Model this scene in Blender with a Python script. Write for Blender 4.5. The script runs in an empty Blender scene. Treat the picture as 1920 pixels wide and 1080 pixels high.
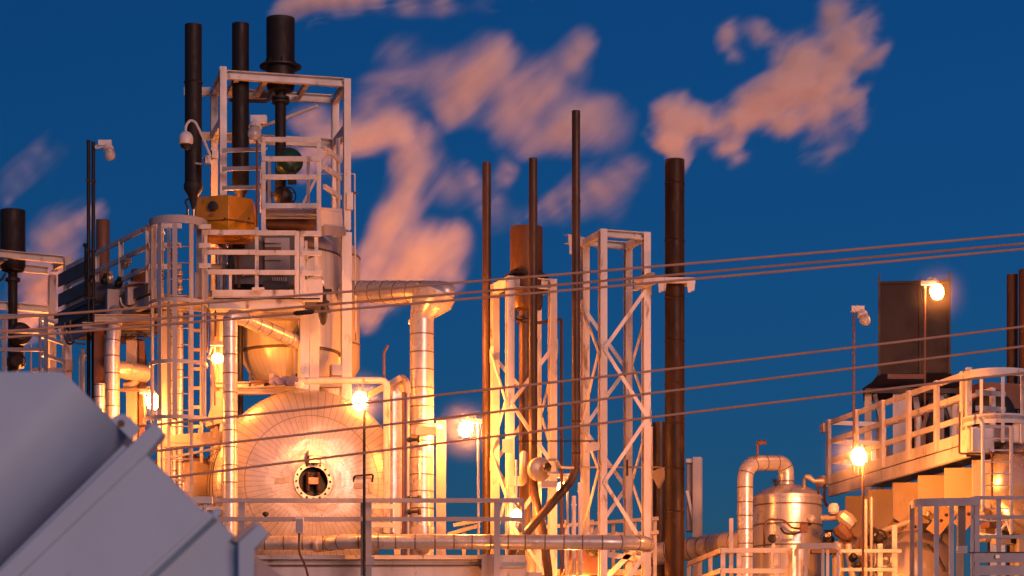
import bpy, bmesh, math, random
from mathutils import Vector, Matrix, noise as mnoise
random.seed(7)
PI = math.pi
scene = bpy.context.scene
COL = scene.collection
FPX, HOR, CAMZ = 5000.0, 1500.0, 1.7      # focal length in photo pixels, horizon row, eye height


def V(*a):
    return Vector(a)


def P(px, py, Y):
    """world point seen at photo pixel (px, py) when it stands Y metres ahead"""
    s = Y / FPX
    return Vector(((px - 960.0) * s, Y, CAMZ + (HOR - py) * s))


def Z(py, Y=50.0):
    return CAMZ + (HOR - py) * Y / FPX


def TH(px):
    return math.radians(21 + (960 - px) * 0.0075)


class Frame:
    """local axes of one structure: u to the right, v to the back"""
    def __init__(s, px, Y, th):
        s.o = Vector(((px - 960.0) * Y / FPX, Y, 0.0))
        s.u = Vector((math.cos(th), math.sin(th), 0)); s.v = Vector((-math.sin(th), math.cos(th), 0))
        s.Y = Y; s.th = th

    def __call__(s, u, v, z):
        return s.o + s.u * u + s.v * v + Vector((0, 0, z))

    def z(s, py):
        return Z(py, s.Y)


# ------------------------------------------------------------------ mesh builder
class MB:
    def __init__(s):
        s.vs = []; s.fs = []; s.mi = []

    def face(s, idx, m=0):
        s.fs.append(idx); s.mi.append(m)

    def prism(s, p0, p1, prof, up=(0, 0, 1), m=0):
        p0 = Vector(p0); p1 = Vector(p1)
        t = (p1 - p0).normalized(); up = Vector(up)
        if abs(t.dot(up.normalized())) > 0.98:
            up = Vector((0, 1, 0)) if abs(t.y) < 0.9 else Vector((1, 0, 0))
        a = t.cross(up).normalized(); b = a.cross(t).normalized()
        n = len(prof); k = len(s.vs)
        for p in (p0, p1):
            for (x, y) in prof:
                s.vs.append(p + a * x + b * y)
        for i in range(n):
            j = (i + 1) % n
            s.face((k + i, k + j, k + n + j, k + n + i), m)
        s.face(tuple(k + i for i in reversed(range(n))), m); s.face(tuple(k + n + i for i in range(n)), m)
        return s

    def bar(s, p0, p1, w, h, up=(0, 0, 1), m=0):
        w /= 2; h /= 2
        return s.prism(p0, p1, [(-w, -h), (w, -h), (w, h), (-w, h)], up, m)

    def ibeam(s, p0, p1, w, h, up=(0, 0, 1), tf=None, tw=None, m=0):
        tf = tf or h * 0.11; tw = tw or w * 0.12
        w /= 2; h /= 2; tw /= 2
        return s.prism(p0, p1, [(-w, -h), (w, -h), (w, -h + tf), (tw, -h + tf), (tw, h - tf), (w, h - tf), (w, h), (-w, h),
                                (-w, h - tf), (-tw, h - tf), (-tw, -h + tf), (-w, -h + tf)], up, m)

    def cbeam(s, p0, p1, w, h, up=(0, 0, 1), t=0.012, m=0):
        w /= 2; h /= 2
        return s.prism(p0, p1, [(-w, -h), (w, -h), (w, -h + t), (-w + t, -h + t), (-w + t, h - t), (w, h - t), (w, h), (-w, h)], up, m)

    def angle(s, p0, p1, w, h, up=(0, 0, 1), t=0.012, m=0):
        w /= 2; h /= 2
        return s.prism(p0, p1, [(-w, -h), (w, -h), (w, -h + t), (-w + t, -h + t), (-w + t, h), (-w, h)], up, m)

    def box(s, c, sx, sy, sz, th=0.0, m=0):
        c = Vector(c); d = Vector((-math.sin(th), math.cos(th), 0)) * (sy / 2)
        return s.prism(c - d, c + d, [(-sx / 2, -sz / 2), (sx / 2, -sz / 2), (sx / 2, sz / 2), (-sx / 2, sz / 2)], (0, 0, 1), m)

    def poly(s, pts, vec, m=0):
        vec = Vector(vec); n = len(pts); k = len(s.vs)
        s.vs += [Vector(p) for p in pts] + [Vector(p) + vec for p in pts]
        s.face(tuple(k + i for i in range(n)), m); s.face(tuple(k + n + i for i in reversed(range(n))), m)
        for i in range(n):
            j = (i + 1) % n
            s.face((k + i, k + n + i, k + n + j, k + j), m)
        return s

    def tube(s, pts, r, n=14, caps=True, m=0):
        pts = [Vector(p) for p in pts]
        N = len(pts); rs = r if isinstance(r, (list, tuple)) else [r] * N
        k = len(s.vs)
        t = (pts[1] - pts[0]).normalized()
        a = t.cross(Vector((0, 0, 1)))
        if a.length < 0.05:
            a = Vector((1, 0, 0)) - t * t.x
        a.normalize()
        for i in range(N):
            if i == 0: t = pts[1] - pts[0]
            elif i == N - 1: t = pts[i] - pts[i - 1]
            else: t = (pts[i] - pts[i - 1]).normalized() + (pts[i + 1] - pts[i]).normalized()
            t.normalize()
            a = (a - t * a.dot(t)).normalized(); b = t.cross(a)
            for j in range(n):
                w = 2 * PI * j / n
                s.vs.append(pts[i] + (a * math.cos(w) + b * math.sin(w)) * rs[i])
        for i in range(N - 1):
            for j in range(n):
                q = (j + 1) % n
                s.face((k + i * n + j, k + i * n + q, k + (i + 1) * n + q, k + (i + 1) * n + j), m)
        if caps:
            s.face(tuple(k + j for j in reversed(range(n))), m)
            s.face(tuple(k + (N - 1) * n + j for j in range(n)), m)
        return s

    def lathe(s, o, axis, prof, n=24, m=0, caps=True):
        """prof: list of (radius, height along axis)"""
        o = Vector(o); ax = Vector(axis).normalized()
        return s.tube_raw([o + ax * h for (r, h) in prof], [max(r, 1e-4) for (r, h) in prof], ax, n, m, caps)

    def tube_raw(s, cs, rs, ax, n, m, caps):
        a = ax.cross(Vector((0, 0, 1)))
        if a.length < 0.05: a = Vector((1, 0, 0)) - ax * ax.x
        a.normalize(); b = ax.cross(a); k = len(s.vs); N = len(cs)
        for c, r in zip(cs, rs):
            for j in range(n):
                w = 2 * PI * j / n
                s.vs.append(c + (a * math.cos(w) + b * math.sin(w)) * r)
        for i in range(N - 1):
            for j in range(n):
                q = (j + 1) % n
                s.face((k + i * n + j, k + i * n + q, k + (i + 1) * n + q, k + (i + 1) * n + j), m)
        if caps:
            s.face(tuple(k + j for j in reversed(range(n))), m)
            s.face(tuple(k + (N - 1) * n + j for j in range(n)), m)
        return s

    def torus(s, c, axis, R, r, n=28, k=8, a0=0, a1=2 * PI, m=0, flat=None):
        c = Vector(c); ax = Vector(axis).normalized()
        a = ax.cross(Vector((0, 0, 1)))
        if a.length < 0.05: a = Vector((1, 0, 0))
        a.normalize(); b = ax.cross(a)
        full = abs(a1 - a0 - 2 * PI) < 1e-4
        N = n if full else n + 1
        b0 = len(s.vs)
        if flat: prof = [(-flat[0] / 2, -flat[1] / 2), (flat[0] / 2, -flat[1] / 2), (flat[0] / 2, flat[1] / 2), (-flat[0] / 2, flat[1] / 2)]
        else: prof = [(r * math.cos(2 * PI * j / k), r * math.sin(2 * PI * j / k)) for j in range(k)]
        k = len(prof)
        for i in range(N):
            w = a0 + (a1 - a0) * i / n
            d = a * math.cos(w) + b * math.sin(w)
            for (x, y) in prof: s.vs.append(c + d * (R + x) + ax * y)
        for i in range(n):
            i2 = (i + 1) % N
            for j in range(k):
                q = (j + 1) % k
                s.face((b0 + i * k + j, b0 + i * k + q, b0 + i2 * k + q, b0 + i2 * k + j), m)
        if not full:
            s.face(tuple(b0 + j for j in reversed(range(k))), m); s.face(tuple(b0 + n * k + j for j in range(k)), m)
        return s

    def build(s, name, mats, parent=None, loc=None, smooth=35):
        if not isinstance(mats, (list, tuple)): mats = [mats]
        org = Vector((0, 0, 0))
        if parent is not None: org = root_loc(parent)
        elif loc is not None: org = Vector(loc)
        me = bpy.data.meshes.new(name)
        me.from_pydata([tuple(v - org) for v in s.vs], [], s.fs)
        for m in mats: me.materials.append(m)
        me.polygons.foreach_set('material_index', s.mi)
        bm = bmesh.new(); bm.from_mesh(me); bmesh.ops.recalc_face_normals(bm, faces=bm.faces); bm.to_mesh(me); bm.free()
        me.polygons.foreach_set('use_smooth', [True] * len(me.polygons))
        me.set_sharp_from_angle(angle=math.radians(smooth))
        me.update()
        o = bpy.data.objects.new(name, me); COL.objects.link(o)
        if parent is not None: o.parent = parent
        else: o.location = org
        return o


ROOTS = {}


def root_loc(o):
    while o.parent is not None: o = o.parent
    return Vector(o.location)


def tag(o, label=None, cat=None, group=None, kind=None):
    if label: o['label'] = label
    if cat: o['category'] = cat
    if group: o['group'] = group
    if kind: o['kind'] = kind
    return o


def thing(name, label, cat, loc, group=None):
    o = bpy.data.objects.new(name, None); COL.objects.link(o)
    o.empty_display_size = 0.2; o.location = Vector(loc)
    return tag(o, label, cat, group)


def bar(par, name, p0, p1, w, h, mat, up=(0, 0, 1), kind='box', t=0.012):
    b = MB()
    if kind == 'I': b.ibeam(p0, p1, w, h, up)
    elif kind == 'C': b.cbeam(p0, p1, w, h, up, t)
    elif kind == 'L': b.angle(p0, p1, w, h, up, t)
    else: b.bar(p0, p1, w, h, up)
    return b.build(name, mat, par)


def fillet(pts, rad, n=7):
    pts = [Vector(p) for p in pts]; out = [pts[0]]
    for i in range(1, len(pts) - 1):
        a, b, c = pts[i - 1], pts[i], pts[i + 1]
        d0 = (a - b); d1 = (c - b); r = min(rad, d0.length * 0.48, d1.length * 0.48)
        p0 = b + d0.normalized() * r; p1 = b + d1.normalized() * r
        for k in range(n + 1):
            t = k / n
            out.append(p0 * (1 - t) ** 2 + b * 2 * t * (1 - t) + p1 * t * t)
    out.append(pts[-1]); return out


def pipe(par, name, pts, r, mat, rad=None, n=14):
    if rad: pts = fillet(pts, rad)
    return MB().tube(pts, r, n).build(name, mat, par)


def walk(pts, step, start=0.5):
    """points and tangents every step metres along a polyline"""
    out = []; acc = 0.0; nxt = step * start
    for a, b in zip(pts[:-1], pts[1:]):
        L = (b - a).length
        while nxt <= acc + L and L > 0:
            out.append((a + (b - a) * ((nxt - acc) / L), (b - a).normalized())); nxt += step * random.uniform(0.92, 1.08)
        acc += L
    return out


def clad(par, name, pts, r, mats, step=0.35, rad=None, n=20, loc=None):
    """insulated pipe: sheet metal jacket with overlapping joints (second material)"""
    pts = fillet(pts, rad) if rad else [Vector(p) for p in pts]
    b = MB().tube(pts, r, n)
    for (p, t) in walk(pts, step):
        b.tube([p - t * 0.011, p - t * 0.008, p + t * 0.008, p + t * 0.011], [r * 1.0, r * 1.028, r * 1.028, r * 1.0], n, False, 1)
    return b.build(name, mats, par, loc)


# ------------------------------------------------------------------ materials
def new_mat(name):
    m = bpy.data.materials.new(name); m.use_nodes = True
    nt = m.node_tree; return m, nt, nt.nodes['Principled BSDF']


def N(nt, typ, **kw):
    n = nt.nodes.new(typ)
    for k, v in kw.items(): setattr(n, k, v)
    return n


def noise_fac(nt, scale, detail=5, vec_scale=(1, 1, 1), lo=0.4, hi=0.6, rough=0.55):
    g = N(nt, 'ShaderNodeNewGeometry'); mp = N(nt, 'ShaderNodeMapping'); mp.inputs['Scale'].default_value = vec_scale
    nt.links.new(g.outputs['Position'], mp.inputs['Vector'])
    nz = N(nt, 'ShaderNodeTexNoise'); nz.inputs['Scale'].default_value = scale; nz.inputs['Detail'].default_value = detail
    nz.inputs['Roughness'].default_value = rough
    nt.links.new(mp.outputs['Vector'], nz.inputs['Vector'])
    mr = N(nt, 'ShaderNodeMapRange'); mr.inputs['From Min'].default_value = lo; mr.inputs['From Max'].default_value = hi
    nt.links.new(nz.outputs['Fac'], mr.inputs['Value'])
    return mr.outputs['Result']


def mixc(nt, fac, a, b):
    n = N(nt, 'ShaderNodeMix', data_type='RGBA')
    for inp, v in ((n.inputs['Factor'], fac), (n.inputs['A'], a), (n.inputs['B'], b)):
        if isinstance(v, (int, float)): inp.default_value = v
        elif isinstance(v, tuple): inp.default_value = (*v, 1)
        else: nt.links.new(v, inp)
    return n.outputs['Result']


def mul(nt, a, k):
    n = N(nt, 'ShaderNodeMath', operation='MULTIPLY'); nt.links.new(a, n.inputs[0])
    if isinstance(k, (int, float)): n.inputs[1].default_value = k
    else: nt.links.new(k, n.inputs[1])
    return n.outputs[0]


def surface(name, col, dirt=None, rust=None, rough=0.5, metal=0.0, dirt_amt=0.5, rust_amt=0.7, rust_lo=0.62, bump=0.15, bscale=9, dscale=1.6, streak=0.25, spec=None):
    m, nt, b = new_mat(name)
    c = col
    if dirt:
        f = mul(nt, noise_fac(nt, dscale, 6, (1, 1, streak), 0.4, 0.72), dirt_amt); c = mixc(nt, f, c, dirt)
    if rust:
        f = mul(nt, noise_fac(nt, 4.5, 8, (1, 1, 0.35), rust_lo, rust_lo + 0.1, 0.65), rust_amt); c = mixc(nt, f, c, rust)
    if isinstance(c, tuple): b.inputs['Base Color'].default_value = (*c, 1)
    else: nt.links.new(c, b.inputs['Base Color'])
    b.inputs['Metallic'].default_value = metal
    if spec is not None: b.inputs['Specular IOR Level'].default_value = spec
    rf = N(nt, 'ShaderNodeMapRange'); rf.inputs['To Min'].default_value = rough * 0.8; rf.inputs['To Max'].default_value = min(1, rough * 1.3)
    nt.links.new(noise_fac(nt, 3.1, 4, (1, 1, 1), 0.3, 0.7), rf.inputs['Value']); nt.links.new(rf.outputs['Result'], b.inputs['Roughness'])
    if bump:
        bp = N(nt, 'ShaderNodeBump'); bp.inputs['Strength'].default_value = bump; bp.inputs['Distance'].default_value = 0.02
        nt.links.new(noise_fac(nt, bscale, 4, (1, 1, 1), 0.2, 0.8), bp.inputs['Height']); nt.links.new(bp.outputs['Normal'], b.inputs['Normal'])
    return m


def seams(m, centre, a1, a2, count, width=0.05, dark=(0.12, 0.08, 0.05), amt=0.75, rings=None):
    """radial joints of sheet metal segments about an axis (pattern of the cladding itself)"""
    nt = m.node_tree; b = nt.nodes['Principled BSDF']
    g = N(nt, 'ShaderNodeNewGeometry'); sub = N(nt, 'ShaderNodeVectorMath', operation='SUBTRACT'); sub.inputs[1].default_value = centre
    nt.links.new(g.outputs['Position'], sub.inputs[0])
    d = []
    for a in (a1, a2):
        n = N(nt, 'ShaderNodeVectorMath', operation='DOT_PRODUCT'); nt.links.new(sub.outputs[0], n.inputs[0]); n.inputs[1].default_value = a
        d.append(n.outputs['Value'])
    at = N(nt, 'ShaderNodeMath', operation='ARCTAN2'); nt.links.new(d[1], at.inputs[0]); nt.links.new(d[0], at.inputs[1])
    sc = mul(nt, at.outputs[0], count / (2 * PI))
    pp = N(nt, 'ShaderNodeMath', operation='PINGPONG'); nt.links.new(sc, pp.inputs[0]); pp.inputs[1].default_value = 0.5
    lt = N(nt, 'ShaderNodeMapRange'); lt.inputs['From Min'].default_value = width; lt.inputs['From Max'].default_value = width * 0.3
    nt.links.new(pp.outputs[0], lt.inputs['Value'])
    mask = lt.outputs['Result']
    if rings:
        n1 = N(nt, 'ShaderNodeVectorMath', operation='LENGTH')
        cb = N(nt, 'ShaderNodeCombineXYZ'); nt.links.new(d[0], cb.inputs[0]); nt.links.new(d[1], cb.inputs[1]); nt.links.new(cb.outputs[0], n1.inputs[0])
        p2 = N(nt, 'ShaderNodeMath', operation='PINGPONG'); nt.links.new(n1.outputs['Value'], p2.inputs[0]); p2.inputs[1].default_value = rings
        l2 = N(nt, 'ShaderNodeMapRange'); l2.inputs['From Min'].default_value = 0.014; l2.inputs['From Max'].default_value = 0.005
        nt.links.new(p2.outputs[0], l2.inputs['Value'])
        mx = N(nt, 'ShaderNodeMath', operation='MAXIMUM'); nt.links.new(mask, mx.inputs[0]); nt.links.new(l2.outputs['Result'], mx.inputs[1]); mask = mx.outputs[0]
    f = mul(nt, mask, amt)
    src = b.inputs['Base Color'].links[0].from_socket if b.inputs['Base Color'].links else tuple(b.inputs['Base Color'].default_value[:3])
    nt.links.new(mixc(nt, f, src, dark), b.inputs['Base Color'])
    return m


RUSTC = (0.16, 0.065, 0.022)
WHITE = surface('white_steel_paint', (0.72, 0.68, 0.64), (0.42, 0.36, 0.30), RUSTC, 0.45, 0, 0.8, 0.8, 0.585)
GREY = surface('grey_rail_paint', (0.36, 0.35, 0.37), (0.24, 0.225, 0.22), RUSTC, 0.5, 0, 0.6, 0.6, 0.66)
DGREY = surface('dark_grey_steel', (0.12, 0.12, 0.125), (0.06, 0.055, 0.05), RUSTC, 0.6, 0, 0.6, 0.5, 0.62)
ALU = surface('aluminium_jacket', (0.64, 0.59, 0.53), (0.40, 0.34, 0.27), None, 0.28, 0.42, 0.5, 0, 0.6, 0.35, 5)
ALUB = surface('jacket_joint', (0.16, 0.12, 0.09), (0.08, 0.06, 0.045), None, 0.55, 0.3)
CREAM = surface('cream_shell_paint', (0.54, 0.45, 0.34), (0.30, 0.22, 0.145), RUSTC, 0.36, 0.35, 0.6, 0.5, 0.68, 0.25, 4)
STACK = surface('sooty_stack_steel', (0.014, 0.012, 0.011), (0.030, 0.019, 0.014), (0.050, 0.022, 0.011), 0.55, 0.1, 0.8, 0.7, 0.58, 0.3, 12, spec=.3)
RUSTLIT = surface('lamplit_rust_steel', (0.150, 0.074, 0.028), (0.055, 0.030, 0.015), (0.22, 0.105, 0.036), 0.42, 0.15, 1.0, 0.7, 0.58, 0.3, 12, 1.5, .3, spec=.35)  # rust brightened towards orange, with lamp light put into the colour
CHIM = surface('chimney_steel', (0.048, 0.022, 0.009), (0.006, 0.0045, 0.0035), (0.11, 0.050, 0.018), 0.45, 0.1, 1.0, 0.7, 0.57, 0.3, 12, 1.9, .3, spec=.22)
RUST = surface('rusty_stack_steel', (0.090, 0.047, 0.022), (0.020, 0.013, 0.008), (0.14, 0.070, 0.028), 0.42, 0.15, 1.0, 0.7, 0.58, 0.3, 12, 1.5, .3, spec=.35)
BROWN = surface('brown_oxide_paint', (0.16, 0.075, 0.045), (0.08, 0.045, 0.03), RUSTC, 0.6, 0.1)
YELLOW = surface('yellow_gelcoat', (0.46, 0.205, 0.004), (0.27, 0.105, 0.004), (0.14, 0.06, 0.02), 0.35, 0, 0.8, 0.6, 0.62)
GREEN = surface('dark_green_enamel', (0.012, 0.055, 0.030), (0.02, 0.03, 0.02), None, 0.3)
IRON = surface('black_iron', (0.022, 0.020, 0.019), (0.05, 0.035, 0.025), RUSTC, 0.55, 0.3)
BLACK = surface('black_rubber', (0.010, 0.010, 0.011), None, None, 0.6, bump=0)
CABLE = surface('weathered_cable', (0.62, 0.36, 0.23), (0.42, 0.23, 0.14), None, 0.6, 0.1, bump=0.5, bscale=40)
PANEL = surface('grey_blue_panel_paint', (0.41, 0.58, 0.74), (0.33, 0.46, 0.58), (0.20, 0.13, 0.09), 0.5, 0, 0.5, 0.5, 0.69, 0.06, 3, 1.1, 0.8)
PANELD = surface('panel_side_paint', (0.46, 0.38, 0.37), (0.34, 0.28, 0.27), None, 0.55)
VIOLET = surface('violet_wrapping', (0.20, 0.17, 0.30), (0.10, 0.09, 0.16), None, 0.7)
GROUND = surface('gravel_ground', (0.20, 0.17, 0.14), (0.11, 0.095, 0.08), None, 0.9, 0, 0.8, 0, 0.6, 0.6, 20, 0.7, 1.0)
CONC = surface('concrete', (0.32, 0.30, 0.28), (0.2, 0.19, 0.17), None, 0.85)
HOPPER = surface('tan_hopper_paint', (0.62, 0.48, 0.30), (0.46, 0.33, 0.19), RUSTC, 0.5, 0, 0.7, 0.6, 0.62)
TAN = surface('tan_wear_steel', (0.40, 0.25, 0.13), (0.26, 0.15, 0.08), None, 0.5, 0.1)
LID = surface('white_plastic', (0.72, 0.70, 0.68), (0.55, 0.5, 0.46), None, 0.4, bump=0)


def glass_mat():
    m, nt, b = new_mat('frosted_lamp_glass')
    b.inputs['Base Color'].default_value = (0.85, 0.80, 0.72, 1); b.inputs['Roughness'].default_value = 0.25
    b.inputs['Transmission Weight'].default_value = 0.55
    return m


def lamp_mat(name, strength):
    m, nt, b = new_mat(name)
    b.inputs['Base Color'].default_value = (0.9, 0.8, 0.6, 1)
    b.inputs['Emission Color'].default_value = (1.0, 0.275, 0.048, 1); b.inputs['Emission Strength'].default_value = strength * 0.47
    return m


GLASS = glass_mat()
# ------------------------------------------------------------------ camera, sky and afterglow
cam = bpy.data.cameras.new('camera'); co = bpy.data.objects.new('camera', cam); COL.objects.link(co)
co.location = (0, 0, CAMZ); co.rotation_euler = (PI / 2, 0, 0)
cam.sensor_width = 36; cam.lens = 36 * FPX / 1920; cam.shift_y = (HOR - 540) / 1920; cam.clip_end = 3000; cam.clip_start = 0.5
cam.dof.use_dof = True; cam.dof.focus_distance = 49.0; cam.dof.aperture_fstop = 1.7
scene.camera = co

SUN_EL, SUN_AZ = math.radians(2.0), math.radians(205)     # low behind the photographer's right shoulder
world = bpy.data.worlds.new('World'); scene.world = world; world.use_nodes = True
wn = world.node_tree; bg = wn.nodes['Background']
sky = wn.nodes.new('ShaderNodeTexSky'); sky.sky_type = 'NISHITA'; sky.sun_disc = False
sky.sun_elevation = SUN_EL; sky.sun_rotation = SUN_AZ; sky.air_density = 1.0; sky.dust_density = 0.3; sky.ozone_density = 6.0
tint = wn.nodes.new('ShaderNodeMix'); tint.data_type = 'RGBA'; tint.blend_type = 'MULTIPLY'; tint.inputs['Factor'].default_value = 1.0
tint.inputs['B'].default_value = (0.95, 0.93, 0.92, 1)      # dusk: long blue path through the ozone
wn.links.new(sky.outputs['Color'], tint.inputs['A']); wn.links.new(tint.outputs['Result'], bg.inputs['Color'])
bg.inputs['Strength'].default_value = 0.15

sl = bpy.data.lights.new('sun', 'SUN'); so = bpy.data.objects.new('sun', sl); COL.objects.link(so)
sl.energy = 1.6; sl.angle = math.radians(25); sl.color = (1.0, 0.52, 0.45)
sd = Vector((math.sin(math.radians(155)), math.cos(math.radians(155)), math.tan(math.radians(9)))).normalized()
so.rotation_euler = sd.to_track_quat('Z', 'Y').to_euler(); so.location = sd * 200

vs = scene.view_settings; vs.view_transform = 'Standard'; vs.look = 'None'; vs.gamma = 1; vs.exposure = 0.0
try: vs.use_curve_mapping = False
except Exception: pass
cy = scene.cycles
cy.max_bounces = 12; cy.diffuse_bounces = 3; cy.glossy_bounces = 3; cy.transmission_bounces = 4; cy.transparent_max_bounces = 8
cy.volume_bounces = 12; cy.use_denoising = True; cy.sample_clamp_indirect = 8; cy.volume_step_rate = 0.6; cy.volume_max_steps = 256
cy.caustics_reflective = False; cy.caustics_refractive = False
# ------------------------------------------------------------------ the setting
g = MB(); g.box((0, 300, -0.1), 2400, 2000, 0.2)
tag(g.build('ground', GROUND, None, (0, 300, 0)), kind='structure')
g = MB(); g.box((0, 52, 0.05), 60, 34, 0.108)
tag(g.build('pavement', CONC, None, (0, 52, 0)), kind='structure')
G0 = 0.104

# ------------------------------------------------------------------ reusable builders
def flat_rail(par, p0, p1, zs, mat, depth=0.045, h=0.085, ext=0.0, name='rail', back=0.05, kind='L'):
    """rails (angle bars) between two floor points at the given heights"""
    t = (p1 - p0).normalized(); nrm = Vector((t.y, -t.x, 0)).normalized()
    if nrm.y > 0: nrm = -nrm
    for z in zs:
        a = p0 - t * ext + nrm * back + V(0, 0, z); b = p1 + t * ext + nrm * back + V(0, 0, z)
        bar(par, name, a, b, depth, h, mat)


def posts(par, p0, p1, ts, z0, z1, mat, w=0.065, name='post', kind='L'):
    t = (p1 - p0).normalized(); nrm = Vector((-t.y, t.x, 0))
    for f in ts:
        p = p0.lerp(p1, f)
        bar(par, name, p + V(0, 0, z0), p + V(0, 0, z1), w, w, mat, nrm, kind)


def hoop(par, c, R, a0, a1, mat, h=0.09, t=0.02, name='hoop', n=30):
    MB().torus(c, (0, 0, 1), R, 0, n, 4, a0, a1, 0, (t, h)).build(name, mat, par)


def cage(par, c, R, z_top, z_bot, hoops, mat, bars=7, a0=PI, a1=2 * PI, barw=0.045, flare=None, bar_bot=None, tops=0.14):
    """safety cage: half hoops on the camera side with upright flat bars; angles in torus sense"""
    for i, z in enumerate(hoops):
        hoop(par, c + V(0, 0, z), R if not (flare and i == len(hoops) - 1) else flare, a0, a1, mat, tops if i == 0 else 0.07)
    for k in range(bars):
        w = a0 + (a1 - a0) * (k + 0.0) / (bars - 1)
        d = Vector((1, 0, 0)); a = Vector((0, 0, 1)).cross(Vector((0, 0, 1)))
        # same angular frame as MB.torus for a vertical axis: a = x, b = y
        dr = Vector((math.cos(w), math.sin(w), 0))
        zb = z_bot if bar_bot is None else bar_bot
        bar(par, 'cage_bar', c + dr * (R - 0.022) + V(0, 0, zb), c + dr * (R - 0.022) + V(0, 0, z_top), barw, 0.018, mat, dr)


def lamp(px, py, Y, label, lit, pole=None, side=1, strength=900, tilt=22, mount=None, group='jar lamps on the plant', sc=1.15, pole_mat=None, pr=0.022):
    """jar lamp on a post: pole, arm, hood and glass"""
    c = P(px, py, Y)
    base = V(c.x, c.y, c.z) if pole is None else V(P(pole[0], 0, Y).x, Y, pole[2])
    t = thing('jar_lamp', label, 'lamp', base, group)
    ax = Vector((side * math.sin(math.radians(tilt)), -0.25, -math.cos(math.radians(tilt)))).normalized()
    R = 0.098 * sc
    top = c - ax * R * 1.15
    prof = [(R * .7, 0), (R * 1.0, R * .35), (R * 1.12, R * .9), (R * 1.06, R * 1.5), (R * .84, R * 2.0), (R * .45, R * 2.28), (0.004, R * 2.36)]
    MB().lathe(top, ax, prof, 18).build('globe', LAMPS[strength] if lit else GLASS, t)
    k = .68 if lit else 1.0
    hood = MB().lathe(top + ax * R * (.02 if lit else .12), -ax, [(R * .7 * k, 0), (R * 1.12 * k, R * .1), (R * 1.05 * k, R * .5), (R * .75 * k, R * 1.0), (R * .7 * k, R * 1.35), (R * .3, R * 1.5)], 18)
    hood.build('hood', WHITE, t)
    if not lit:
        u = Vector((-side, 0, 0)); b = MB(); q = top - ax * R * 1.2
        b.box(q + u * R * .5 + V(0, 0, R * .25), R * 2.6, R * 1.3, R * 1.1); b.build('ballast_box', WHITE, t)
    if pole is not None:
        ptop = V(base.x, Y, P(0, pole[1], Y).z)
        pm = pole_mat or GREY
        pipe(t, 'pole', [base, ptop], pr, pm, None, 10)
        hb = top - ax * R * 1.25
        pipe(t, 'arm', [ptop - V(0, 0, .03), ptop + V(0, 0, 0.05), (ptop + hb) / 2 + V(0, 0, 0.12), hb], pr * .9, WHITE, 0.06, 8)
        if lit: MB().box(ptop + V(side * .06, -0.02, .10), .26, .10, .07).build('bracket', WHITE, t)
    return t


LAMPS = {s: lamp_mat('lit_lamp_glass_%d' % s, s) for s in (300, 600, 900, 1500, 2200, 4000)}


def truss(name, label, fr, W, D, zt, zb, w, braces, rings=(), mat=WHITE, wb=0.065, top_h=0.14, cat='tower', ext=None):
    """braced steel tower of four posts; braces: (corner a, za, corner b, zb)"""
    t = thing(name, label, cat, fr(W / 2, D / 2, G0))
    cs = {'fl': (0, 0), 'fr': (W, 0), 'br': (W, D), 'bl': (0, D)}
    for k, (u, v) in cs.items():
        bar(t, 'post', fr(u, v, G0), fr(u, v, zt), w, w, mat, fr.v, 'I')
    h = top_h
    for z in (zt - h / 2 - 0.004,) + tuple(rings):
        e = w / 2 + 0.002
        bar(t, 'top_beam', fr(e, 0, z), fr(W - e, 0, z), w * .8, h, mat, (0, 0, 1), 'C')
        bar(t, 'top_beam', fr(e, D, z), fr(W - e, D, z), w * .8, h, mat, (0, 0, 1), 'C')
        bar(t, 'top_beam', fr(0, e, z), fr(0, D - e, z), w * .8, h, mat, (0, 0, 1), 'C')
        bar(t, 'top_beam', fr(W, e, z), fr(W, D - e, z), w * .8, h, mat, (0, 0, 1), 'C')
    for (a, za, b, zb_) in braces:
        off = {('f', 'f'): fr.v * -(w / 2 + .012)}
        pa = fr(*cs[a], za); pb = fr(*cs[b], zb_)
        if a[0] == 'f' and b[0] == 'f': o = fr.v * -(w / 2 + .014)
        elif a[0] == 'b' and b[0] == 'b': o = fr.v * (w / 2 + .014)
        elif a[1] == 'l': o = fr.u * -(w / 2 + .014)
        else: o = fr.u * (w / 2 + .014)
        bar(t, 'brace', pa + o, pb + o, wb, wb * .34, mat, o)
        for p in (pa, pb):
            q = MB(); d = (pb - pa).normalized() * (1 if p is pa else -1)
            q.prism(p + o * 0.72 - o.normalized() * .004, p + o * 0.72 + o.normalized() * .004, [(-.085, -.13), (.085, -.13), (.085, .13), (-.085, .13)])
            q.build('gusset', mat, t)
    return t


def stack(name, label, px, Y, r, ztop, zbot, mat, extra=None, cat='chimney', group=None, n=26, wall=0.02, bends=None, loc=None):
    """steel vent stack with an open top"""
    x = P(px, 0, Y).x
    t = thing(name, label, cat, loc or (x, Y, zbot), group)
    if bends:
        b = MB(); pts = fillet([V(x, Y, ztop)] + bends, .28, 9); b.tube(pts, r, n, False)
        k = pts[0]; b.lathe(k - V(0, 0, .6), (0, 0, 1), [(r - wall, 0), (r - wall, .6), (r, .6)], n, 0, False)
    else:
        b = MB().lathe((x, Y, 0), (0, 0, 1), [(r, zbot), (r, ztop), (r - wall, ztop), (r - wall, ztop - .6)], n, 0, False)
    b.build('shaft', mat, t)
    b = MB(); b.lathe((x, Y, ztop - .5), (0, 0, 1), [(r - wall + .001, 0), (0.002, 0.0)], n, 0, False); b.build('inner_baffle', BLACK, t)
    return t


def rings(par, name, x, Y, zs, R, h, mat, n=26, r0=None):
    for z in zs:
        MB().lathe((x, Y, z), (0, 0, 1), [(r0 or R * .6, 0), (R, 0), (R, h), (r0 or R * .6, h)], n, 0, False).build(name, mat, par)


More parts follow.
